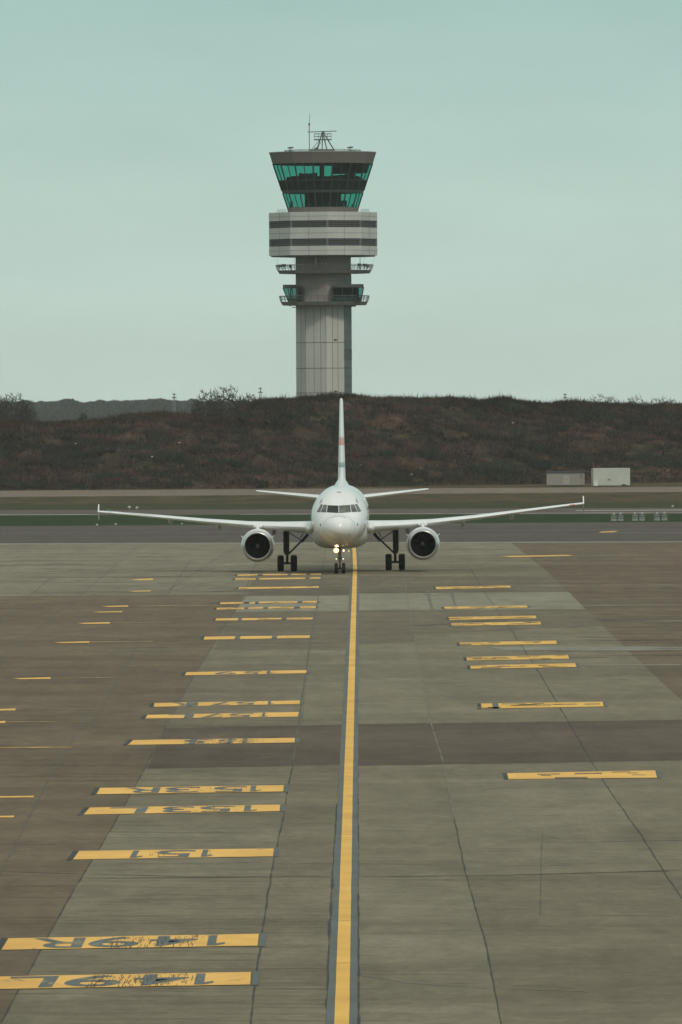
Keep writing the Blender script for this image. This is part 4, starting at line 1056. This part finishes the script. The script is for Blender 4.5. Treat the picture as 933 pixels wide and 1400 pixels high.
if bank.data.polygons[NXB*20].normal.z < 0: bank.data.flip_normals()
# scrub: many thin stems and tussocks
def scrub(name, n, mat, hmin, hmax, wmin, wmax, vmin, vmax, seed, dens=None):
    r_ = random.Random(seed); V = []; Fc = []
    for k in range(n):
        px = r_.uniform(-60, 1000); v = r_.uniform(vmin, vmax)
        if dens and fbm((px)*.02, v*4, seed, 3)*1.2 + .15 < r_.uniform(-.5, .6): continue
        p = bank_pt(px, v); h = r_.uniform(hmin, hmax)*(1.0 if r_.random() < .9 else 1.5)
        for q in range(3):
            a = r_.uniform(0, math.pi); w = r_.uniform(wmin, wmax)
            d = Vector((math.cos(a), math.sin(a), 0))*w; lean = Vector((r_.gauss(0, .45), r_.gauss(0, .4), 1))*h*r_.uniform(.6, 1)
            o = Vector((r_.gauss(0, .4), r_.gauss(0, .4), -.1)); b = len(V)
            V += [tuple(p+o-d), tuple(p+o+d), tuple(p+o+lean)]; Fc.append((b, b+1, b+2))
    me = bpy.data.meshes.new(name); me.from_pydata(V, [], Fc); me.update(); me.materials.append(mat)
    o = bpy.data.objects.new(name, me); col.objects.link(o); o['kind'] = 'stuff'; o['label'] = {'bramble_scrub': 'brown leafless bramble scrub covering the earth bank', 'crest_scrub': 'dark twiggy scrub along the top of the earth bank'}[name]; return o
scrub('bramble_scrub', 60000, bm_, .25, .7, .03, .14, .01, 1.05, 5, True)
scrub('crest_scrub', 16000, bank_mat('crest_twigs', .9), .4, 1.1, .03, .10, .90, 1.15, 8)
def clumps(name, n, mat, seed, rmin, rmax, label, vr, blade, xs=None):
    r_ = random.Random(seed); V = []; Fc = []
    for k in range(n):
        px = r_.uniform(-60, 1000); v = r_.uniform(*vr)
        if fbm(px*.012, v*2.5, seed, 3) + .1 < r_.uniform(-.5, .5): continue
        c = bank_pt(px, v); R_ = r_.uniform(rmin, rmax); asp = r_.uniform(1.0, 2.2)
        for q in range(int(70*R_)+20):
            a = r_.uniform(0, 2*math.pi); rr_ = R_*math.sqrt(r_.random()); x = math.cos(a)*rr_*asp; y = math.sin(a)*rr_
            top = R_*.75*math.sqrt(max(0, 1-(rr_/R_)**2))*r_.uniform(.3, 1.05); y2 = y - .1
            g_ = c + Vector((x, y, y*.28)); an = r_.uniform(0, math.pi); d = Vector((math.cos(an), math.sin(an), 0))*r_.uniform(*blade)
            t_ = g_ + Vector((x*.25+r_.gauss(0, .12), y*.2+r_.gauss(0, .12), top+.1)); b = len(V)
            V += [tuple(g_-d-Vector((0, 0, .1))), tuple(g_+d-Vector((0, 0, .1))), tuple(t_)]; Fc.append((b, b+1, b+2))
    me = bpy.data.meshes.new(name); me.from_pydata(V, [], Fc); me.update(); me.materials.append(mat)
    o = bpy.data.objects.new(name, me); col.objects.link(o); tag(o, label, kind='stuff')
clumps('thorn_bushes', 650, simple('thorn_twigs', (.034, .031, .023), 1, .35, .4), 31, .6, 1.7, 'dark thorn bushes dotted over the earth bank', (.03, 1.0), (.05, .14))
clumps('green_bushes', 260, simple('dull_green_leaves', (.026, .040, .022), 1, .35, .4), 37, .6, 1.9, 'dull green bushes spread over the right of the earth bank', (.05, .95), (.06, .16))
clumps('dry_tussocks', 420, simple('dry_stems', (.135, .095, .058), 1, .3, .5), 43, .3, .9, 'pale dry grass tussocks on the earth bank', (.02, 1.0), (.03, .08))
clumps('russet_scrub', 520, simple('russet_stems', (.090, .052, .038), 1, .3, .5), 47, .5, 1.5, 'russet bramble clumps on the earth bank', (.1, 1.05), (.04, .12))
# pale litter on the bank
lit = simple('pale_litter', (.6, .62, .58), .6)
mb = MB()
for px, v in ((493, .22), (110, .55), (250, .50), (135, .62), (190, .35), (560, .12), (700, .78), (40, .12), (215, .3)):
    p = bank_pt(px, v); p.z += .3; w = random.uniform(.08, .2); mb.box(p.x-w, p.x+w, p.y-.2, p.y+.2, p.z-.06, p.z+.06)
o = mb.build('litter', lit); tag(o, 'scattered pale litter caught on the earth bank', kind='stuff')

# ------------------------------------------------------------------ trees
bark = simple('bare_bark', (.030, .027, .022), .95, .3, .6)
twig = simple('bare_twigs', (.048, .043, .036), 1, .3, .6)
def bare_tree(label, px, pbase, ptop, Y, halfw, seed, group, nb=7, tw=1.0):
    r_ = random.Random(seed); s_ = FPX/Y
    top = at(px, ptop, Y).z; base = at(px, pbase, Y); H = top
    tr = empty('bare_tree', (base.x, Y, 0)); tag(tr, label, 'tree', group)
    m1 = MB(); m2 = MB(); W = halfw; far = Y > 2000
    rs = np.random.RandomState(seed); nt_ = 1000 if not far else 260
    zc, rz = H*.60, H*.40
    nodes = [(0, 0, H*.10), (0, 0, H*.18), (0, 0, H*.26)]; par = [-1, 0, 1]
    tips = []
    while len(tips) < nt_:
        v = rs.uniform(-1, 1, 3); d = np.linalg.norm(v)
        lump = 1 + .16*mnoise.noise(Vector(v*2.3) + Vector((seed, 0, 0)))
        if d > lump or rs.rand() > (.35+.65*d): continue
        tips.append((v[0]*W, v[1]*W, zc+v[2]*rz))
    tips.sort(key=lambda p: (p[0]**2+p[1]**2)*.9+(p[2]-H*.26)**2)
    P = np.array(nodes, float)
    for tpt in tips:
        tpt = np.array(tpt); dd = np.linalg.norm(P-tpt, axis=1) + .25*np.maximum(0, P[:, 2]-tpt[2])
        k = int(dd.argmin()); a = P[k]; n_ = max(1, int(np.linalg.norm(tpt-a)/(W*.16)))
        prev = k
        for q in range(1, n_+1):
            u = q/n_; mid = a+(tpt-a)*u; mid[2] -= 0; mid += rs.normal(0, W*.018, 3)*(1-u)
            P = np.vstack([P, mid]); par.append(prev); prev = len(par)-1
    cnt = [1]*len(par)
    for q in range(len(par)-1, 0, -1): cnt[par[q]] += cnt[q]
    tmin = .034 if not far else .055
    m1.tube((0, 0, -.2), tuple(P[0]), H*.028, H*.024, 9)
    for q in range(1, len(par)):
        r = max(tmin, .022*H/14*math.sqrt(cnt[q])*.9); r0 = max(tmin, .022*H/14*math.sqrt(cnt[par[q]])*.9)
        (m1 if cnt[q] > 60 else m2).tube(tuple(P[par[q]]), tuple(P[q]), min(r0, H*.024), r, 5 if cnt[q] > 25 else 3, cap=False)
        if cnt[q] < 5:
            for z_ in range(4 if not far else 3):
                d = P[q]-P[par[q]]; d = d/(np.linalg.norm(d)+1e-6) + rs.normal(0, .55, 3) + np.array([0, 0, .35]); L = W*rs.uniform(.07, .16)
                m2.tube(tuple(P[q]), tuple(P[q]+d*L), tmin*.85, tmin*.4, 3, cap=False)
    m1.build('trunk', bark, tr); m2.build('crown', twig, tr); return tr
GT = 'bare trees behind the earth bank'
bare_tree('rounded bare tree just left of the tower, tallest on the bank', 310, 575, 528.5, 1330, 2.9, 11, GT, 9)
bare_tree('broad bare tree left of and lower than the rounded one', 285, 575, 533, 1335, 2.7, 12, GT, 9)
bare_tree('small thin bare tree between the rounded tree and the tower', 341, 570, 536, 1400, 2.0, 13, GT, 6)
bare_tree('low bare bush-like tree where the bank rises towards the tower', 328, 570, 543, 1320, 1.6, 14, GT, 7)
bare_tree('spreading bare tree standing highest in the group at the left edge', 18, 580, 537.5, 1330, 2.7, 15, GT, 9)
bare_tree('lower bare tree on the right of the left-edge group', 39, 580, 548, 1320, 1.7, 16, GT, 8)
bare_tree('bare tree cut by the left edge of the frame', -2, 580, 541, 1340, 2.3, 17, GT, 8)
bare_tree('small bare tree between the two taller ones at the left edge', 29, 580, 545, 1315, 1.8, 18, GT, 8)
bare_tree('low bare tree filling the gap under the broad tree', 270, 572, 545, 1320, 1.5, 19, GT, 8)
bare_tree('low twiggy tree between the broad and the rounded tree', 298, 572, 543, 1320, 1.9, 20, GT, 8)
GF = 'small distant trees beyond the right end of the bank'
for i, (px, pt, w, l) in enumerate(((824, 539, 5, 'faint bare distant tree, tallest above the right of the bank'), (838, 543.5, 3.2, 'tiny distant tree just right of the tallest one'), (868, 541.5, 4.2, 'faint distant tree above the right part of the bank'), (895, 544, 3, 'tiny distant tree second from the right edge'), (915, 542.5, 4, 'distant bare tree nearest the right edge of the frame'), (598, 537.5, 1.4, 'single twiggy sapling on the skyline right of the fin'))):
    bare_tree(l, px, 575, pt, 2500 if i < 5 else 1330, w if i < 5 else .7, 30+i, GF if i < 5 else None, 6)
# a dark evergreen bush in front of the distant wood
def evergreen(px, ptop, Y, w, label):
    top = at(px, ptop, Y).z; tr = empty('evergreen_tree', (at(px, 575, Y).x, Y, 0)); tag(tr, label, 'tree')
    m1 = MB(); m1.tube((0, 0, 0), (0, 0, top*.6), .2, .1, 7); m1.build('trunk', bark, tr)
    r_ = random.Random(2); m2 = MB()
    for k in range(900):
        v = Vector((r_.gauss(0, 1), r_.gauss(0, 1), r_.gauss(0, 1))).normalized()*r_.random()**.4
        p = Vector((v.x*w, v.y*w, top*.62+v.z*top*.38)); a = Vector((r_.gauss(0, .3), r_.gauss(0, .3), r_.gauss(0, .3))); b_ = Vector((r_.gauss(0, .3), r_.gauss(0, .3), r_.gauss(0, .3)))
        m2.add([p, p+a, p+b_], [(0, 1, 2)])
    m2.build('crown', simple('evergreen_leaves', (.03, .045, .035), .9, .3, 1), tr)
evergreen(114.5, 564, 1500, 1.15, 'small round dark evergreen before the distant wood')
# distant wood
r_ = random.Random(21); V = []; Fc = []
wood_top = [(-300, 550), (0, 550), (60, 549.5), (78, 549.6), (90, 546.5), (108, 549), (118, 551.5), (135, 548), (160, 549), (200, 547.5), (222, 545.5), (240, 548), (300, 549), (420, 550), (760, 551), (1250, 552)]
wy = 3300
for k in range(110000):
    px = r_.uniform(-300, 430) if r_.random() < .85 else r_.uniform(700, 1250)
    Y = r_.uniform(wy, wy+350); tp = at(px, lerp_list(wood_top, px), Y).z + fbm(px*.07, Y*.002, 2, 5)*1.0
    z = tp*(1-r_.random()**1.5*.98); an = r_.gauss(0, .5); sw = r_.uniform(.12, .4); sh = r_.uniform(.4, 1.3)
    p = Vector(((px-CX)*Y/FPX, Y, z-sh*.6)); a = Vector((math.cos(an), math.sin(an), r_.gauss(0, .2)))*sw; b_ = Vector((r_.gauss(0, .25), r_.gauss(0, .25), sh))
    b = len(V); V += [tuple(p-a), tuple(p+a), tuple(p+b_)]; Fc.append((b, b+1, b+2))
me = bpy.data.meshes.new('distant_wood'); me.from_pydata(V, [], Fc); me.update(); me.materials.append(simple('wood_foliage', (.062, .074, .066), 1, .15, .05))
o = bpy.data.objects.new('distant_wood', me); col.objects.link(o); tag(o, 'distant blue-green wood fading into haze beyond the bank', kind='stuff')

# pylons
pyl = simple('pylon_steel', (.14, .15, .15), .6)
def pylon(px, ptop, Y, label):
    H = at(px, ptop, Y).z; P = empty('electricity_pylon', (at(px, 575, Y).x, Y, 0)); tag(P, label, 'pylon', 'lattice pylons on the horizon')
    m1 = MB(); w0, w1 = .75, .28
    for sx in (-1, 1):
        for sy in (-1, 1): m1.tube((sx*w0, sy*w0, 0), (sx*w1, sy*w1, H*.82), .16, .12, 4); m1.tube((sx*w1, sy*w1, H*.82), (0, 0, H), .12, .06, 4)
    for k in range(7):
        z0, z1 = H*.82*k/7, H*.82*(k+1)/7; a = w0+(w1-w0)*k/7; c = w0+(w1-w0)*(k+1)/7
        for sy in (-1, 1): m1.tube((-a, sy*a, z0), (c, sy*c, z1), .07, n=4); m1.tube((a, sy*a, z0), (-c, sy*c, z1), .07, n=4)
    m1.build('lattice_mast', pyl, P)
    for f_, L in ((.90, .85), (.975, .6)):
        m2 = MB(); m2.tube((-L, 0, H*f_), (L, 0, H*f_), .12, n=4); m2.tube((-L, 0, H*f_), (0, 0, H*f_+.3), .07, n=4); m2.tube((L, 0, H*f_), (0, 0, H*f_+.3), .07, n=4); m2.build('cross_arm', pyl, P)
pylon(238.5, 537.5, 2900, 'lattice pylon above the distant wood left of the bare trees')
pylon(356.5, 529.5, 2900, 'lattice pylon standing just left of the control tower')
pylon(773, 538, 2900, 'small lattice pylon on the skyline above the grey hut')

# ------------------------------------------------------------------ hut and container at the foot of the bank
def site_box(name, label, px0, px1, pyt, pyb, wallm, roofm, cat, depth=2.5, door=None, split=None):
    a = gr(px0, pyb); b_ = gr(px1, pyb); Y = (a.y+b_.y)/2; w = (b_.x-a.x); H = at((px0+px1)/2, pyt, Y).z
    E_ = empty(name, ((a.x+b_.x)/2, Y, 0)); tag(E_, label, cat)
    return E_, w, H, Y
hut_m = simple('hut_cladding', (.30, .275, .24), .8, .08, 1.2, vec=(6, 1, .5))
E_, w, H, Y = site_box('site_hut', 'low brown-grey site hut with a dark flat roof at the foot of the bank', 747.6, 800, 644.3, 664.6, hut_m, None, 'hut')
mb = MB(); mb.box(-w/2, w/2, 0, 3.0, .12, H-.22); wl = mb.build('wall', hut_m, E_)
mb = MB(); mb.box(-w/2-.12, w/2+.12, -.12, 3.12, H-.22, H); mb.build('roof', t_dark, E_)
mb = MB()
for k in range(-12, 13): mb.box(k*w/25-.02, k*w/25+.02, -.03, 0.01, .14, H-.24)
mb.build('cladding_ribs', hut_m, wl)
mb = MB(); mb.box(-.10*w*.5-.05, .10*w*.5+.18, -.05, .02, .16, H-.62); dr = mb.build('door', simple('pale_door', (.33, .33, .31), .6), E_)
mb = MB(); mb.box(.15, .22, -.10, -.05, .95, 1.05); mb.build('handle', t_dark, dr)
mb = MB(); mb.box(w*.36, w*.46, -.06, .02, H*.58, H*.82); wn = mb.build('window', simple('hut_window_frame', (.30, .27, .23), .6), E_)
mb = MB(); mb.box(w*.375, w*.445, -.08, -.061, H*.61, H*.79); mb.build('pane', simple('hut_glass', (.17, .16, .14), .3), wn)
mb = MB(); mb.box(-w/2+.1, w/2-.1, .1, 2.9, -.02, .12); mb.build('base', t_dark, E_)
wc = simple('container_white_paint', (.50, .51, .455), .55, .05, .8)
wc2 = simple('container_side_paint', (.55, .56, .50), .55, .05, .8)
E_, w, H, Y = site_box('site_container', 'white steel site container standing beside the brown hut', 811.2, 862.6, 640.8, 664.6, wc, None, 'container')
xs_ = w*.235
pl_ = [(-w/2, 0), (xs_, -.55), (w/2, 1.1), (w/2-.6, 3.6), (-w/2-.2, 3.2)]
mb = MB(); mb.prism(pl_, .10, H); bd = mb.build('body', wc, E_)
mb = MB()
for k in range(1, 12):
    t_ = k/12; x = -w/2+(xs_+w/2)*t_; y = -.55*t_; mb.box(x-.02, x+.02, y-.03, y+.05, .14, H-.08)
for k in range(1, 5):
    t_ = k/5; x = xs_+(w/2-xs_)*t_; y = -.55+1.65*t_; mb.box(x-.02, x+.02, y-.04, y+.05, .14, H-.08)
mb.build('corrugation', wc2, bd)
mb = MB(); mb.prism([(x*1.01, y-.02) for x, y in pl_], H, H+.07); mb.build('top_rail', wc2, E_)
mb = MB(); mb.box(-w/2+.02, -w/2+.62, -.50, -.05, .05, .62); mb.build('utility_box', simple('box_white', (.66, .67, .62), .5), E_)
mb = MB(); mb.box(w*.27, w*.36, -.55, -.35, .10, .27); mb.tube((w*.30, -.5, .2), (w*.42, -.3, .12), .04, n=6); mb.build('hose_reel', t_dark, E_)
mb = MB(); mb.box(-.55, -.25, -.46, -.30, H*.38, H*.44); mb.build('label_plate', simple('plate_grey', (.3, .31, .28), .5), E_)
mb = MB()
for x in (-w/2+.2, 0, w/2-.4): mb.box(x-.12, x+.12, .3, 2.6, -.02, .10)
mb.build('skid', t_dark, E_)

# ------------------------------------------------------------------ small airfield units on the green strip
um = simple('unit_grey', (.25, .26, .235), .6); uw = simple('unit_white', (.42, .42, .39), .5); ud = simple('unit_dark', (.10, .105, .095), .6)
def unit():
    U = empty('airfield_unit', (0, 0, 0)); s_ = 14.0
    m1 = MB(); m1.box(-.28, .28, -.18, .18, 0, .20); m1.build('base_box', um, U)
    m1 = MB(); m1.box(-.26, .26, -.10, .10, .26, .34); m1.box(-.27, .27, -.12, .12, .42, .50); m1.build('cross_plate', um, U)
    m1 = MB(); m1.box(-.27, -.23, -.05, .05, .2, .62); m1.box(.23, .27, -.05, .05, .2, .62); m1.box(-.2, .2, -.03, .03, .50, .62); m1.build('frame', ud, U)
    m1 = MB(); m1.lathe_y([(-.1, .02), (-.1, .10), (.1, .13), (.16, .06)], (0, 0, .68), 14, cap1=True); m1.build('lamp_head', uw, U)
    return U
pairs = ['leftmost pair', 'middle pair', 'rightmost pair']
U0_ = unit(); kids = list(U0_.children)
first = True
for i, px in enumerate((839.5, 848.8, 868.5, 878.0, 898.5, 908.8)):
    if first: U_ = U0_; first = False
    else:
        U_ = U0_.copy(); col.objects.link(U_)
        for ch in kids: c_ = ch.copy(); col.objects.link(c_); c_.parent = U_
    p = gr(px, 712.3 - (px-839)*.012); U_.location = (p.x, p.y, 0); U_.scale = (1.0, 1.0, 1.05)
    tag(U_, f"small grey airfield unit on the green strip, {'left' if i % 2 == 0 else 'right'} one of the {pairs[i//2]}", 'airfield unit', 'grey units on the green strip')
def edge_light(px, py, label, k=1.0):
    p = gr(px, py); L_ = empty('edge_light', (p.x, p.y, 0)); tag(L_, label, 'edge light', 'small white edge lights on the grass')
    m1 = MB(); m1.tube((0, 0, 0), (0, 0, .12*k), .10*k, .07*k, 10); m1.build('stem', um, L_)
    m1 = MB()
    rings = [[(math.cos(2*math.pi*i/14)*r, math.sin(2*math.pi*i/14)*r, z) for i in range(14)] for z, r in ((.10*k, .17*k), (.24*k, .20*k), (.34*k, .13*k), (.38*k, .03*k))]
    m1.loft(rings); m1.build('dome', uw, L_)
edge_light(177, 696.3, 'small white light on the grass above the left wing, left of two', 1.0)
edge_light(187.5, 696.6, 'small white light on the grass above the left wing, right of two', .9)
edge_light(158.5, 718.6, 'small white light at the taxiway edge below the left wing', .6)
edge_light(133, 719.4, 'small white light at the taxiway edge below the left wingtip', .6)
edge_light(249, 717.6, 'tiny white light at the taxiway edge under the flap fairing', .5)
edge_light(920, 694.0, 'small white light on the grass near the right edge of the frame', .7)

# ------------------------------------------------------------------ haze
mb = MB(); mb.box(-2600, 2600, -400, 8800, -1.0, 66)
hz = mb.build('haze', None); tag(hz, kind='stuff')
m = bpy.data.materials.new('haze'); m.use_nodes = True; t = m.node_tree; t.nodes.remove(t.nodes['Principled BSDF'])
pv_ = N(t, 'ShaderNodeVolumePrincipled'); pv_.inputs['Color'].default_value = (.97, 1.0, .985, 1); pv_.inputs['Density'].default_value = 4e-5
t.links.new(pv_.outputs[0], t.nodes['Material Output'].inputs['Volume']); hz.data.materials.append(m)
hz['label'] = 'thin pale haze over the airfield'

# ------------------------------------------------------------------ light
W = bpy.data.worlds.new('World'); sc.world = W; W.use_nodes = True; t = W.node_tree
bg = t.nodes['Background']; out = t.nodes['World Output']
sky = N(t, 'ShaderNodeTexSky'); sky.sky_type = 'NISHITA'; sky.sun_disc = False
SE, SA = R(42), R(22)     # elevation; azimuth to the right of straight behind the camera
sky.sun_elevation = SE; sky.sun_rotation = math.pi - SA; sky.dust_density = 3; sky.air_density = 1.2
t.links.new(sky.outputs[0], bg.inputs[0]); bg.inputs[1].default_value = .06
bg2 = N(t, 'ShaderNodeBackground'); bg2.inputs[1].default_value = 1.0
tc = N(t, 'ShaderNodeTexCoord'); sx = N(t, 'ShaderNodeSeparateXYZ'); t.links.new(tc.outputs['Generated'], sx.inputs[0])
nz = N(t, 'ShaderNodeTexNoise'); nz.inputs['Scale'].default_value = 34; nz.inputs['Detail'].default_value = 4
mp = N(t, 'ShaderNodeMapping'); mp.inputs['Scale'].default_value = (1, 1, 3.5); t.links.new(tc.outputs['Generated'], mp.inputs[0]); t.links.new(mp.outputs[0], nz.inputs['Vector'])
rs = ramp(t, sx.outputs['Z'], [(0.0, (.530, .652, .584)), (.018, (.475, .622, .558)), (.050, (.335, .520, .485)), (.2, (.36, .50, .48)), (.5, (.50, .55, .53)), (1.0, (.60, .62, .58))])
rs2 = mixc(t, 1.0, rs, ramp(t, nz.outputs['Fac'], [(.3, .965), (.7, 1.035)]), 'MULTIPLY')
t.links.new(rs2, bg2.inputs[0])
mx = N(t, 'ShaderNodeMixShader'); mx.inputs[0].default_value = .88
t.links.new(bg.outputs[0], mx.inputs[1]); t.links.new(bg2.outputs[0], mx.inputs[2]); t.links.new(mx.outputs[0], out.inputs[0])
sl = bpy.data.lights.new('sun', 'SUN'); sl.energy = 1.1; sl.angle = R(10); sl.color = (1, .95, .87)
so = bpy.data.objects.new('sun', sl); col.objects.link(so)
dirv = Vector((math.sin(SA)*math.cos(SE), -math.cos(SA)*math.cos(SE), math.sin(SE)))
so.rotation_euler = dirv.to_track_quat('Z', 'Y').to_euler(); so.location = (50, -50, 80)

sc.view_settings.view_transform = 'Standard'; sc.view_settings.look = 'None'; sc.view_settings.exposure = .22; sc.view_settings.gamma = 1
sc.render.engine = 'CYCLES'
sc.cycles.use_denoising = True; sc.cycles.denoiser = 'OPENIMAGEDENOISE'; sc.cycles.denoising_input_passes = 'RGB_ALBEDO_NORMAL'; sc.cycles.denoising_prefilter = 'ACCURATE'
sc.cycles.max_bounces = 6; sc.cycles.transparent_max_bounces = 12; sc.cycles.volume_bounces = 1
